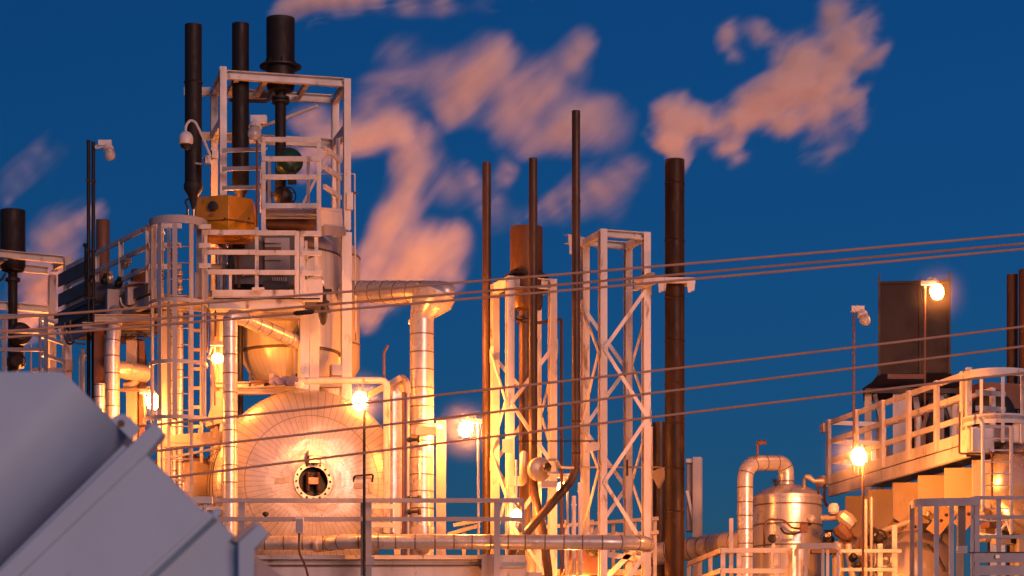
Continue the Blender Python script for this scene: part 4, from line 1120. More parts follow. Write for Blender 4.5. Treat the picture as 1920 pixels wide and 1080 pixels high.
MB().lathe((x - .03, Y, 0), (0, 0, 1), [(.11, G0), (.11, Z(582, Y))], 18).build('stem_pipe', RUSTLIT, S)
rings(S, 'collar', x - .03, Y, [Z(606, Y), Z(599, Y)], .16, .05, RUST, 18, .1)
pipe(S, 'handle', fillet([P(968, 582, Y - .2), P(966, 596, Y - .2), P(980, 604, Y - .1)], .05), .02, IRON, None, 8)
t = thing('thin_pipe', 'thin brown pipe with a level arm right of the left braced tower', 'pipe', P(1053, 1000, 50.5))
pipe(t, 'pipe', fillet([P(1053, 1500, 50.5), P(1053, 598, 50.5), P(1042, 602, 50.5), P(1000, 606, 50.4)], .06), .032, BROWN, None, 10)
t = thing('chain', 'dark chain line stretched level between the braced towers', 'chain', P(975, 827, 49.2))
b = MB()
for k in range(50):
    q = P(972 + k * 3.0, 827, 49.2); b.torus(q, (0, 1, 0) if k % 2 else (0, .1, 1), .017, .007, 8, 5)
b.build('links', IRON, t)
t = thing('conduit_line', 'thin level conduit running between the braced towers', 'conduit', P(1060, 876, 50.6))
pipe(t, 'conduit', [P(1032, 876, 50.6), P(1240, 876, 50.9)], .018, CREAM, None, 8)
pipe(t, 'stub', [P(1176, 892, 50.6), P(1176, 862, 50.6)], .022, IRON, None, 8)

# thick stack
Y = 50.2
S = stack('chimney_stack', 'thick tall rusty chimney with steam streaming from its top', 1265, Y, .186, Z(300, Y), G0, CHIM, n=36, wall=.015)
for y in (345, 452, 560, 640, 720, 795, 880, 960): MB().torus((P(1265, 0, Y).x, Y, Z(y, Y)), (0, 0, 1), .186, .014, 36, 6).build('weld_seam', CHIM, S)
t = thing('stack_support', 'white bracket arm holding the thick chimney to the braced tower', 'bracket', P(1240, 535, 50))
cx = P(1265, 0, Y).x
MB().torus((cx, Y, Z(531, Y)), (0, 0, 1), .245, 0, 30, 4, 0, 2 * PI, 0, (.11, .06)).build('collar', WHITE, t)
bar(t, 'arm', P(1206, 525, 49.86), P(1302, 526, 49.9), .08, .10, WHITE)
bar(t, 'arm', P(1186, 535, 50.4), P(1224, 522, 49.9), .10, .22, WHITE, (0, 0, 1), 'C')
for xx in (1242, 1296):
    q = P(xx, 538, 49.85); MB().poly([q + V(-.08, 0, .12), q + V(.08, 0, .12), q + V(.06, 0, -.06), q + V(-.06, 0, -.1)], V(0, .06, 0)).build('lug', WHITE, t)

t = thing('round_floodlight', 'round dish-shaped hood with fittings in front of the left tower', 'floodlight', P(1016, 905, 49.0))
MB().lathe(P(1012, 880, 49.1), V(.45, -.85, -.1), [(.12, -.22), (.21, -.10), (.225, 0), (.222, .03), (.17, .07), (.06, .10), (.004, .11)], 30).build('dish', CREAM, t)
MB().lathe(P(1024, 876, 48.9), V(.6, -.8, 0), [(.08, 0), (.08, .06), (.05, .1), (.02, .14)], 14).build('fitting', IRON, t)
pipe(t, 'arm', fillet([P(1028, 862, 49), P(1044, 862, 49), P(1050, 876, 49), P(1075, 877, 49.2)], .05), .026, CREAM, None, 10)
pipe(t, 'arm', [P(1026, 888, 49), P(1048, 887, 49)], .03, WHITE, None, 10)
MB().box(P(1030, 908, 49.2), .3, .1, .12).build('mount', CREAM, t)
t = thing('tray_box', 'pale box plate fixed on the front post of the left tower', 'box', P(967, 902, 49.6))
MB().box(P(968, 902, 49.62), .24, .12, .17).build('box', WHITE, t)
MB().box(P(952, 836, 49.6), .2, .08, .24).build('plate', CREAM, t)
t = thing('pipe_wrap', 'pale wrapped section of pipe beside the round hood', 'pipe', P(981, 900, 49.5))
MB().tube([P(981, 910, 49.5), P(981, 902, 49.5), P(981, 882, 49.5), P(982, 850, 49.5), P(980, 846, 49.5)], [.02, .07, .075, .075, .03], 14).build('wrap', CREAM, t)
for i, (px, y0, y1, r, lab) in enumerate(((968, 930, 862, .02, 'short bright rod beside the front post of the left tower'), (1076, 1080, 930, .04, 'bright thick rod left of the right tower'), (1088, 1080, 905, .04, 'bright banded rod touching the right tower'), (1064, 1080, 985, .03, 'bright short rod at the foot between the towers'), (953, 1080, 930, .045, 'bright rod below the lit lamp at the left tower'))):
    b = MB().tube([P(px, y0, 49.3), P(px, y1, 49.3)], r, 12)
    for y in (y0 - 25, y1 + 18): b.lathe(P(px, y, 49.3), V(0, 0, 1), [(r, 0), (r * 1.3, 0), (r * 1.3, .03), (r, .03)], 12, 0, False)
    o = b.build('riser_rod', WHITE, None, P(px, y0, 49.3)); tag(o, lab, 'pipe')

# lower deck between the towers
t = thing('lower_walkway', 'low white railed walkway glimpsed behind the towers at the bottom', 'walkway', P(1000, 1080, 52))
for (x0, y0, x1, y1) in ((850, 985, 905, 975), (1000, 990, 1235, 972), (1000, 1010, 1235, 998), (840, 1002, 900, 985)):
    bar(t, 'rail', P(x0, y0, 52), P(x1, y1, 52), .05, .07, CREAM)
for x in (870, 1020, 1062, 1110, 1150, 1190, 1228): bar(t, 'post', P(x, 1080, 52.1), P(x, 975, 52.1), .07, .07, CREAM, (0, 1, 0))
MB().box(P(1000, 1078, 52.4), 4.4, 1.2, .12).build('floor_plate', CREAM, t)
for x in (830, 1000, 1210): bar(t, 'column', V(P(x, 0, 52.4).x, 52.4, G0), V(P(x, 0, 52.4).x, 52.4, Z(1086, 52.4)), .2, .2, CREAM, (0, 1, 0), 'I')
t = thing('ground_pump', 'dark pump set with brown pipes at the bottom between the towers', 'pump', P(1100, 1080, 50.8))
MB().box(P(1095, 1052, 50.6), .5, .4, .5, .3).build('casing', BROWN, t)
MB().lathe(P(1112, 1030, 50.5), V(.4, -.8, .3), [(.1, -.2), (.17, -.1), (.17, .1), (.08, .2)], 16).build('motor', IRON, t)
pipe(t, 'pipe', fillet([P(1060, 1080, 50.4), P(1080, 1030, 50.4), P(1120, 1020, 50.5)], .15), .05, BROWN, None, 10)
MB().lathe(P(985, 1040, 50.2), V(0, 0, 1), [(.2, -.5), (.2, -.1), (.14, 0), (.1, .1)], 18).build('filter', CREAM, t)
MB().box(P(978, 1045, 49.9), .14, .1, .3).build('filter_box', IRON, t)
t = thing('control_cabinet', 'pink-white cabinet box on the bottom edge below the silver pipeline', 'cabinet', P(960, 1080, 47.2))
MB().box(P(960, 1075, 47.2), .48, .3, .62).build('body', WHITE, t)
bar(t, 'lid', P(936, 1063, 47.0), P(984, 1063, 47.0), .06, .03, CREAM)
MB().box(P(915, 1062, 47.1), .22, .3, .4).build('side_box', GREY, t)
MB().box(P(1000, 1100, 47.3), .3, .2, .5).build('side_box', CREAM, t)
t = thing('lattice_walk', 'white stepped bracing behind the foot of the right tower', 'steel frame', P(1180, 1080, 51))
for (a, b) in (((1140, 1010), (1200, 1012)), ((1140, 1040), (1205, 1048)), ((1135, 1085), (1205, 1015)), ((1120, 1060), (1160, 1000))):
    bar(t, 'beam', P(*a, 51), P(*b, 51), .08, .10, WHITE)

# things behind the thick chimney
S = stack('vent_stack', 'short dark square-shouldered stack just left of the thick chimney foot', 1236, 55, .135, Z(792, 55), G0, RUST)
pipe(S, 'side_pipe', [P(1222, 1300, 54.8), P(1222, 800, 54.8)], .022, CREAM, None, 8)
t = thing('scoop_horn', 'pale horn-shaped scoop pointing down left of the thick chimney', 'scoop', P(1236, 915, 50.9))
b = MB(); q = [P(1219, 884, 50.9), P(1251, 874, 50.9), P(1246, 892, 50.9), P(1234, 916, 50.9), P(1226, 900, 50.9)]
b.poly(q, V(.05, .22, .03)); b.build('horn', CREAM, t)
t = thing('steel_column', 'pale steel column with a bracket right of the thick chimney', 'column', V(P(1306, 0, 56).x, 56, G0))
bar(t, 'post', V(P(1308, 0, 56).x, 56, G0), P(1308, 858, 56), .18, .2, WHITE, (.2, 1, 0), 'I')
MB().box(P(1293, 930, 56.2), .12, .3, 1.5).build('panel', GREY, t)
bar(t, 'bracket', P(1286, 864, 56), P(1300, 864, 56), .08, .08, WHITE)
bar(t, 'brace', P(1288, 920, 56), P(1300, 975, 56), .06, .06, WHITE)
o = clad(None, 'insulated_pipe', fillet([P(1190, 1045, 54), P(1290, 1030, 53.5), P(1372, 1018, 52.5), P(1420, 1015, 52)], .4), .225, [ALU, ALUB], .3, None, 24, P(1300, 1030, 53)); tag(o, 'thick banded pipe passing behind the thick chimney foot', 'pipe')
# ------------------------------------------------------------------ right side: small vessel, hoppers, walkway
YV = 51.0
t = thing('domed_vessel', 'small silver vessel with a conical lid and banded shell at the lower right', 'vessel', V(P(1477, 0, YV + .66).x, YV + .66, G0))
x, Y = P(1477, 0, YV + .66).x, YV + .66
vz = lambda y: Z(y, YV + .3)
VS = seams(surface('small_vessel_cladding', (0.72, 0.66, 0.56), (0.5, 0.42, 0.32), RUSTC, 0.3, 0.6, 0.5, 0.3, 0.7, 0.35, 4), (x, Y, 0), (1, 0, 0), (0, 1, 0), 20, 0.03, (0.2, 0.13, 0.08), .5)
MB().lathe((x, Y, 0), (0, 0, 1), [(.66, G0), (.66, vz(930))], 48, 0, False).build('shell', VS, t)
MB().lathe((x, Y, 0), (0, 0, 1), [(.68, vz(934)), (.675, vz(928)), (.56, vz(918)), (.36, vz(909)), (.2, vz(905)), (.01, vz(904))], 48, 0, False).build('conical_lid', VS, t)
rings(t, 'band', x, Y, [vz(947), vz(984), vz(1024)], .674, .025, ALUB, 48, .6)
valve('small brass-lit valve on the conical lid left of the arched pipe', P(1455, 904, YV + .4), .1, IRON, (-.6, -.8, .2))
o = clad(None, 'arched_pipe', fillet([P(1397, 1560, YV), P(1397, 868, YV), P(1474, 868, YV + .6), P(1474, 912, YV + .6)], .36, 10), .152, [ALU, ALUB], .27, None, 26, P(1397, 1560, YV)); tag(o, 'silver pipe arching up and over into the small vessel lid', 'pipe')
t = thing('wall_lamp', 'tiny dark lamp on a stub pole above the arched pipe', 'lamp', P(1420, 852, YV))
pipe(t, 'pole', [P(1420, 856, YV), P(1420, 827, YV)], .022, BROWN, None, 8)
MB().lathe(P(1421, 830, YV), V(1, -.2, .05), [(.02, 0), (.05, .01), (.05, .07), (.035, .1), (.04, .13), (.05, .16)], 12).build('head', BROWN, t)
t = thing('spot_camera', 'pale spotlight on a curved arm above the right rim of the small vessel', 'spotlight', P(1510, 920, YV))
pipe(t, 'arm', fillet([P(1508, 925, YV + .3), P(1508, 894, YV + .2), P(1518, 892, YV + .1)], .05), .03, CREAM, None, 10)
MB().tube([P(1510, 892, YV), P(1518, 895, YV), P(1526, 902, YV), P(1545, 901, YV), P(1546, 901, YV)], [.03, .05, .04, .055, .02], 14).build('head', CREAM, t)
pipe(t, 'hose', fillet([P(1526, 903, YV), P(1533, 908, YV), P(1535, 925, YV + .2)], .06), .025, BROWN, None, 8)
t = thing('tubing', 'thin dark tubing looping over the face of the small vessel', 'tube', P(1434, 1030, YV - .1))
pipe(t, 'tube', fillet([P(1433, 1040, 50.8), P(1433, 985, 50.8), P(1440, 974, 50.8), P(1470, 974, 50.8), P(1484, 990, 50.8), P(1504, 992, 50.8)], .1), .02, BROWN, None, 8)
pipe(t, 'tube', fillet([P(1464, 990, 50.75), P(1470, 1000, 50.7), P(1490, 1002, 50.7), P(1508, 994, 50.7)], .1), .022, IRON, None, 8)
t = thing('gauge', 'dark pressure gauge with chrome rim at the foot of the small vessel', 'gauge', P(1450, 1030, 50.6))
MB().lathe(P(1448, 1010, 50.6), V(-.2, -1, .1), [(.06, -.06), (.085, -.02), (.085, .02), (.06, .03)], 20).build('case', IRON, t)
MB().torus(P(1456, 1010, 50.7), V(-.2, -1, .1), .08, .018, 20, 6).build('rim', ALU, t)
bar(t, 'stand', P(1450, 1040, 50.65), P(1450, 1018, 50.65), .05, .05, WHITE, (0, 1, 0))
t = thing('chrome_lamp', 'round chrome gauge on a dark arm at the right of the small vessel', 'gauge', P(1520, 980, 50.6))
MB().lathe(P(1521, 972, 50.5), V(-.3, -1, .2), [(.03, -.12), (.07, -.08), (.085, 0), (.06, .05), (.004, .06)], 20).build('case', ALU, t)
pipe(t, 'arm', [P(1502, 986, 50.6), P(1521, 982, 50.6)], .03, IRON, None, 8)
MB().box(P(1507, 990, 50.6), .14, .1, .16).build('block', BROWN, t)
t = thing('insulated_valve', 'lumpy white insulated valve between the small vessel and the hoppers', 'valve', P(1572, 985, 50.2))
pipe(t, 'line', [P(1540, 971, 50.4), P(1572, 970, 50.3)], .06, CREAM, None, 14)
MB().lathe(P(1563, 962, 50.2), V(0, 0, 1), [(.05, -.02), (.10, .02), (.105, .12), (.07, .18), (.02, .19)], 12).build('bonnet_wrap', WHITE, t)
MB().lathe(P(1584, 972, 50.2), V(-.6, 0, .5), [(.02, -.24), (.12, -.2), (.16, -.05), (.13, .1), (.06, .16)], 9).build('body_wrap', CREAM, t)
MB().lathe(P(1578, 992, 50.25), V(-.5, 0, .6), [(.02, -.3), (.12, -.22), (.18, .0), (.15, .1)], 9).build('lower_wrap', BROWN, t)
t = thing('valve_cluster', 'dark valve cluster in shade right of the small vessel', 'valve', P(1553, 1030, 50.6))
MB().lathe(P(1553, 1020, 50.6), V(0, 0, 1), [(.1, -.2), (.06, -.1), (.1, .0), (.12, .1), (.06, .2), (.1, .26)], 14).build('body', IRON, t)
MB().box(P(1552, 1003, 50.4), .1, .1, .08).build('cap', CREAM, t)
handwheel(t, P(1548, 1008, 50.3), V(-.3, -1, 0), .09)
MB().lathe(P(1572, 1060, 50.4), V(0, 0, 1), [(.12, -.3), (.12, .4), (.08, .45)], 16).build('pot', CREAM, t)
MB().box(P(1545, 1034, 50.3), .5, .2, .08).build('tray', BROWN, t)

# low railing bottom right
t = thing('low_railing', 'cream railing rising to the right at the bottom, before the small vessel', 'railing', P(1400, 1090, 48))
q = [V(P(1292, 0, 49.6).x, 49.6, 0), V(P(1352, 0, 48).x, 48, 0), V(P(1486, 0, 48).x, 48, 0)]
for (a, b, za, zb) in ((q[0], q[1], Z(1057, 49.6), Z(1032, 48)), (q[1], q[2], Z(1032, 48), Z(1032, 48)), (q[0], q[1], Z(1092, 49.6), Z(1070, 48)), (q[1], q[2], Z(1070, 48), Z(1071, 48))):
    bar(t, 'rail', a + V(0, 0, za), b + V(0, 0, zb), .05, .085, CREAM)
for f in (0, .35, .68): bar(t, 'post', q[0].lerp(q[1], f) + V(0, .05, Z(1200, 49)), q[0].lerp(q[1], f) + V(0, .05, Z(1057 - 25 * f, 49.6 - 1.6 * f)), .07, .06, CREAM, (0, 1, 0))
for x in (1356, 1386, 1455, 1482): bar(t, 'post', V(P(x, 0, 48).x, 48.05, Z(1200, 48)), V(P(x, 0, 48).x, 48.05, Z(1030, 48)), .08, .06, CREAM, (0, 1, 0))
bar(t, 'tall_post', P(1371, 1120, 48.2), P(1371, 972, 48.2), .07, .07, CREAM, (0, 1, 0))
MB().box(P(1400, 1125, 48.4), 2.4, .8, .1).build('floor_plate', CREAM, t)
for x in (1330, 1470): bar(t, 'column', V(P(x, 0, 48.5).x, 48.5, G0), V(P(x, 0, 48.5).x, 48.5, Z(1132, 48.5)), .18, .18, CREAM, (0, 1, 0), 'I')
t = thing('hoop_gate', 'grey square-topped hoop gate at the bottom, left of the lamp pole', 'gate', P(1535, 1090, 47.4))
pts = fillet([P(1490, 1038, 47.9), P(1497, 1024, 47.4), P(1568, 1023, 47.4), P(1576, 1036, 47.9)], .06, 4)
for a, b in zip(pts[:-1], pts[1:]): pass
b = MB()
for a, c in zip(pts[:-1], pts[1:]): b.bar(a, c, .02, .10)
b.build('top_hoop', GREY, t)
for (x, Y_, m) in ((1482, 47.9, CREAM), (1495, 47.6, GREY), (1511, 47.4, GREY), (1543, 47.4, GREY), (1552, 47.5, CREAM), (1571, 47.6, GREY)):
    bar(t, 'bar', P(x, 1200, Y_), P(x, 1030, Y_), .05, .03, m, (0, 1, 0))
t = thing('low_railing', 'dull grey railing at the bottom behind the tall lamp pole', 'railing', P(1640, 1090, 49))
for (x0, x1, y) in ((1575, 1690, 1033), (1575, 1680, 1068)): bar(t, 'rail', P(x0, y, 49), P(x1, y, 49), .05, .06, GREY)
for x in (1650, 1677): bar(t, 'post', P(x, 1150, 49.1), P(x, 985 if x > 1660 else 1020, 49.1), .09, .08, CREAM, (0, 1, 0))
t = thing('pipe_manifold', 'jumble of small dark valves and pipes behind the low grey railing', 'pipework', P(1620, 1090, 50))
for (a, b, r, m) in (((1590, 1040), (1640, 1040), .06, CREAM), ((1600, 1065), (1680, 1060), .05, CREAM), ((1615, 1080), (1615, 1010), .05, BROWN), ((1640, 1080), (1640, 1000), .04, CREAM), ((1590, 1020), (1600, 1090), .07, CREAM)):
    pipe(t, 'pipe', [P(*a, 50), P(*b, 50)], r, m, None, 12)
pipe(t, 'hose', fillet([P(1632, 1015, 49.8), P(1640, 995, 49.8), P(1656, 994, 49.8), P(1664, 1010, 49.8)], .12), .02, IRON, None, 8)
for (x, y, rr, m) in ((1632, 1012, .1, IRON), (1648, 1010, .09, IRON), (1600, 1045, .08, IRON), (1628, 1062, .09, IRON), (1608, 1060, .07, IRON), (1660, 1050, .06, CREAM), (1646, 1066, .07, BROWN)):
    MB().lathe(P(x, y, 49.8), V(.2, -1, .3), [(rr * .4, -.1), (rr, -.06), (rr, .03), (rr * .6, .08), (.01, .09)], 14).build('fitting', m, t)
for i, (px, y0, y1) in enumerate(((1623.5, 1040, 936), (1634, 1040, 932))):
    o = MB().tube([P(px, 1500, 49.7), P(px, y1, 49.7)], .033, 12).build('riser_rod', CREAM, None, P(px, 1500, 49.7)); tag(o, 'bright upright rod below the hoppers, ' + ('left of two' if i == 0 else 'right of two'), 'pipe', 'rods below the hoppers')
t = thing('sloping_pipe', 'pale pipe slanting up to the right below the hoppers', 'pipe', P(1640, 1000, 50))
pipe(t, 'pipe', [P(1650, 997, 50), P(1708, 977, 49.6)], .05, CREAM, None, 12)
bar(t, 'support', P(1677, 1080, 49.9), P(1677, 990, 49.9), .09, .08, CREAM, (0, 1, 0))
t = thing('lower_drum', 'orange-lit curved drum shell behind the tall grey gate', 'drum', P(1720, 1080, 50.6))
c0 = P(1722, 1065, 50.8)
b = MB().lathe(c0, V(.25, -.95, .05), [(.2, -.9), (.6, -.8), (.74, -.5), (.74, .0), (.66, .18), (.45, .3), (.004, .36)], 40); b.build('shell', CREAM, t)
for k in range(3): MB().torus(c0 - V(.25, -.95, .05).normalized() * (.06 + .2 * k), V(.25, -.95, .05), .742, .012, 40, 6).build('seam', ALUB, t)
bar(t, 'saddle', P(1722, 1500, 51), P(1722, 1130, 51), .6, .5, CONC, (0, 1, 0))
pipe(t, 'dark_hose', [P(1738, 1022, 49.9), P(1755, 1036, 49.9), P(1772, 1072, 49.8)], .03, IRON, .1, 8)
MB().box(P(1746, 990, 50.3), .5, .2, .16).build('dark_tray', IRON, t)
MB().lathe(P(1740, 968, 50.2), V(0, 0, 1), [(.02, -.02), (.06, 0), (.06, .08), (.02, .1)], 12).build('cap', CREAM, t)

# round-topped gate and railings at the right edge
t = thing('hoop_gate', 'tall grey flat-topped gate with upright bars at the lower right', 'gate', P(1765, 1090, 46.2))
YH = 46.2
pts = fillet([P(1706, 952, YH + .45), P(1712, 943, YH + .1), P(1742, 942, YH), P(1838, 940, YH + .12)], .12, 4)
b = MB()
for a_, c_ in zip(pts[:-1], pts[1:]): b.bar(a_, c_, .02, .14)
b.build('top_band', GREY, t)
for px, dy in ((1710, .3), (1725, .05), (1756, .02), (1784, .05), (1832, .14)):
    bar(t, 'bar', P(px, 1250, YH + dy), P(px, 946, YH + dy), .085, .02, GREY, (0, 1, 0))
bar(t, 'wide_post', P(1803, 1030, YH + .3), P(1803, 945, YH + .3), .13, .06, DGREY, (0, 1, 0))
MB().box(P(1804, 1030, YH), .17, .1, .11).build('latch_box', GREY, t)
t = thing('edge_railing', 'grey four-rail railing at the lower right edge', 'railing', P(1880, 1090, 46.4))
YE = 46.4
p0, p1 = V(P(1824, 0, YE).x, YE, 0), V(P(2080, 0, YE).x, YE, 0)
flat_rail(t, p0, p1, [Z(y, YE) for y in (934, 970, 1007)], GREY, .05, .06)
flat_rail(t, p0, p1, [Z(y, YE) for y in (1046, 1070)], GREY, .03, .17, name='toe_board')
posts(t, p0, p1, [0, (1872 - 1824) / 256, (1960 - 1824) / 256, 1], Z(1200, YE), Z(932, YE), GREY, .085)
bar(t, 'dark_strip', P(1812, 1036, YE - .06), P(1960, 1036, YE - .06), .03, .02, IRON)
MB().box(P(1870, 1044, YE - .08), .07, .06, .06).build('clip', CREAM, t)
t = thing('edge_drum', 'shiny horizontal drum end cut by the right edge', 'drum', P(1925, 1000, 50.5))
c0 = P(1948, 905, 47.75)
b = MB().lathe(c0, V(-.12, -.99, 0), [(.95, -1.0), (.95, -.35), (.93, -.2), (.82, -.02), (.6, .14), (.3, .22), (.004, .25)], 56); b.build('shell', seams(surface('edge_drum_cladding', (0.62, 0.52, 0.42), (0.4, 0.3, 0.2), None, 0.25, 0.7, 0.5, 0, .7, .3, 3), tuple(c0), (1, 0, 0), (0, 0, 1), 28, .04, (.2, .12, .07), .5), t, None, 60)
MB().torus(c0 + V(-.12, -.99, 0) * -.35, V(-.12, -.99, 0), .955, .015, 56, 6).build('rim_seam', ALUB, t)
for z in (1500,): bar(t, 'saddle', P(1948, 1600, 48.4), P(1948, 1000, 48.4), .8, .4, CONC, (0, 1, 0))
t = thing('edge_machine', 'dark machinery below the shiny drum end at the right edge', 'machine', P(1890, 1050, 48.5))
for (x, y, sx, sz, m, Y_) in ((1905, 1000, .4, .4, IRON, 48.6), (1860, 985, .3, .1, BROWN, 48.3), (1892, 972, .3, .14, CREAM, 48.2), (1842, 965, .12, .2, CREAM, 48.4), (1848, 1000, .2, .3, CREAM, 48.8), (1880, 1015, .3, .1, CREAM, 48.5)):
    MB().box(P(x, y, Y_), sx, .3, sz, .4).build('box', m, t)
pipe(t, 'pipe', fillet([P(1830, 1000, 48.2), P(1870, 1006, 48), P(1886, 980, 48), P(1912, 985, 48)], .1), .03, WHITE, None, 10)
pipe(t, 'lever', [P(1886, 975, 47.8), P(1896, 1002, 47.8)], .02, WHITE, None, 8)

# receding walkway G
YA = 48.0
Gf = Frame(1815, YA, math.radians(15.5)); LG = 6.5
zt, zf = Z(700, YA), Z(826, YA)
t = thing('long_walkway', 'long white walkway with triple rails receding to the left above the hoppers', 'walkway', Gf(.6, 3, G0))
p0, p1 = Gf(0, 0, 0), Gf(0, LG, 0)
for y in (700, 740, 782): bar(t, 'rail', p0 + V(0, 0, Z(y, YA)), p1 + V(0, 0, Z(y, YA)), .05, .10, WHITE)
for v in (.08, 1.2, 2.45, 3.7, 5.0, 6.42):
    bar(t, 'post', Gf(-.065, v, zf - .05), Gf(-.065, v, zt + .045), .12, .07, WHITE, Gf.u)
bar(t, 'toe_board', Gf(-.03, -.02, zf + .05), Gf(-.03, LG, zf + .05), .02, .2, WHITE)
bar(t, 'edge_channel', Gf(0.0, -.02, zf - .19), Gf(0.0, LG, zf - .19), .1, .22, WHITE, (0, 0, 1), 'C')
MB().poly([Gf(.03, 0, zf - .02), Gf(1.3, 0, zf - .02), Gf(1.3, LG, zf - .02), Gf(.03, LG, zf - .02)], V(0, 0, -.05)).build('floor_plate', DGREY, t)
for y in (700, 740, 782):
    bar(t, 'end_rail', Gf(.03, LG, Z(y, YA)), Gf(1.25, LG, Z(y, YA)), .05, .09, WHITE)
    bar(t, 'rear_rail', Gf(1.25, 1.6, Z(y, YA)), Gf(1.25, LG, Z(y, YA)), .05, .08, WHITE)
for v in (1.7, 3.4, 5.1, 6.8): bar(t, 'rear_post', Gf(1.3, v, zf), Gf(1.3, v, zt + .04), .09, .08, WHITE, Gf.v)
bar(t, 'corner_box', Gf(-.1, LG, zf + .02), Gf(-.1, LG + .25, zf + .02), .14, .22, WHITE)
bar(t, 'corner_box', Gf(-.1, LG, zt - .1), Gf(-.1, LG + .18, zt - .1), .1, .18, WHITE)
pipe(t, 'hanging_conduit', fillet([Gf(-.12, LG, zf - .05), Gf(-.12, LG, zf - .4), Gf(-.06, LG, zf - .5)], .05), .03, BROWN, None, 8)
MB().box(Gf(.05, -.28, zf - .05), .42, .5, .42, Gf.th).build('end_box', WHITE, t)
pipe(t, 'end_conduit', fillet([Gf(-.35, -.4, zf + .45), Gf(-.36, -.4, zf - .3), Gf(-.25, -.45, zf - .3), Gf(.9, -.7, zf - .28)], .05), .02, BROWN, None, 8)
for (u, v) in ((.65, .4), (.65, 3.4), (.65, 6.4)): bar(t, 'column', Gf(u + .5, v, G0), Gf(u + .5, v, zf - .32), .2, .2, CREAM, (0, 1, 0), 'I')

# hoppers hanging below it
order = ['nearest', 'second', 'third', 'fourth', 'fifth', 'farthest']
for k in range(6):
    v0 = .05 + k * 1.18
    zt_ = zf - .34
    o0 = Gf(.10, v0, zt_)
    t = thing('hopper', order[k] + ' pointed hopper box in the row under the long walkway, counted from the ladder', 'hopper', Gf(.7, v0 + .3, zt_ - 1.5), 'hoppers under the long walkway')
    b = MB()
    HU, HV = V(.985, -.17, 0), V(.17, .985, 0)
    HW = .62 if k else .34
    prof = [(0, 0), (HW, 0), (HW, -.76), (.45, -.94), (.40, -.94), (0, -.68)] if k else [(0, 0), (HW, 0), (HW, -.9), (0, -.68)]
    b.poly([o0 + HU * x + V(0, 0, z) for x, z in prof], HV * .34)
    o = b.build('bin', HOPPER, t)
    bv = o.modifiers.new('edge', 'BEVEL'); bv.width = 0.012; bv.segments = 2; bv.limit_method = 'ANGLE'
    b = MB(); b.poly([o0 + HU * x + HV * .42 + V(0, 0, z) for x, z in ((.05, -.60), (.27, -.76), (-.12, -1.24), (-.34, -1.08))], HV * .04)
    b.build('wear_plate', TAN, t)
    for f in (.25, .5, .75):
        qq = o0 + HU * (.12 - .36 * f) + HV * .42 + V(0, 0, -.72 - .42 * f)
        MB().lathe(qq, -HV, [(.03, 0), (.03, .02), (.02, .035)], 8).build('bolt', IRON, t)

# cage and ladder at the right end
c = V(P(1876, 0, 47.6).x, 47.6 + .35, 0)
zc = lambda y: Z(y, 47.4)
t = thing('caged_ladder', 'white round safety cage with ladder at the right end of the long walkway', 'ladder', c + V(0, 0, zc(830)))
cage(t, c, .60, zc(693), zc(830), [zc(697), zc(782)], WHITE, 7, PI * .86, PI * 2.14, .06, None, zc(830), .14)
MB().torus(c + V(0, 0, zc(784)), (0, 0, 1), .60, 0, 30, 4, PI * .86, PI * 2.14, 0, (.02, .17)).build('lower_hoop', WHITE, t)
for y in (720, 750, 800):
    bar(t, 'side_rail', Gf(.15, -.05, zc(y + 6)), Gf(1.4, 1.4, zc(y - 18)), .05, .09, WHITE)
MB().box(P(1872, 815, 48.3), .8, .4, .3, .2).build('landing', WHITE, t)
MB().box(P(1910, 812, 47.6), .2, .16, .32).build('landing_bracket', WHITE, t)
MB().box(P(1816, 760, 47.95), .10, .12, 1.35).build('gate_post', WHITE, t)
for s, px in ((0, 1843), (1, 1896)):
    top = fillet([P(1834, 783, 47), P(1843, 792, 47), P(1843, 960, 47)], .05, 5) if s == 0 else [P(1896, 800, 47), P(1896, 1000, 47)]
    pipe(t, 'stringer', top, .034, WHITE, None, 10)
for k in range(9): pipe(t, 'rung', [P(1843, 800 + 22 * k, 47), P(1896, 800 + 22 * k, 47)], .012, WHITE, None, 6)
pipe(t, 'thin_handrail', fillet([P(1853, 842, 47.1), P(1860, 850, 47.1), P(1860, 930, 47.1)], .06), .02, BROWN, None, 8)

# square duct stack behind the walkway
YS = 56.0
cx = P(1714, 0, YS).x
t = thing('square_stack', 'large dark square sheet-metal stack rising behind the long walkway', 'chimney', V(cx, YS, Z(840, YS)))
w2 = .73; zt_, zb_ = Z(526, YS), Z(705, YS)
ths = math.radians(-8)
us, vs_ = V(math.cos(ths), math.sin(ths), 0), V(-math.sin(ths), math.cos(ths), 0)
cs = [V(cx, YS, 0) - us * w2, V(cx, YS, 0) + us * w2, V(cx, YS, 0) + us * w2 + vs_ * 1.3, V(cx, YS, 0) - us * w2 + vs_ * 1.3]
DUCT = surface('dark_duct_steel', (0.024, 0.013, 0.008), (0.034, 0.018, 0.010), (0.05, 0.022, 0.010), 0.5, .2, .5, .4, .62, .15, 6, 1.2, .12)
for i in range(4):
    a, b_ = cs[i], cs[(i + 1) % 4]
    n = (b_ - a).cross(V(0, 0, 1)).normalized()
    MB().poly([a + V(0, 0, zb_), b_ + V(0, 0, zb_), b_ + V(0, 0, zt_), a + V(0, 0, zt_)], -n * .02).build('side_sheet', DUCT, t)
for i, a in enumerate(cs + [cs[0].lerp(cs[1], .58)]):
    bar(t, 'corner_angle', a + V(0, -.012, zb_ - .02), a + V(0, -.012, Z(514 if i < 4 else 522, YS)), .05 if i < 4 else .03, .05, DUCT, (0, 1, 0), 'L')
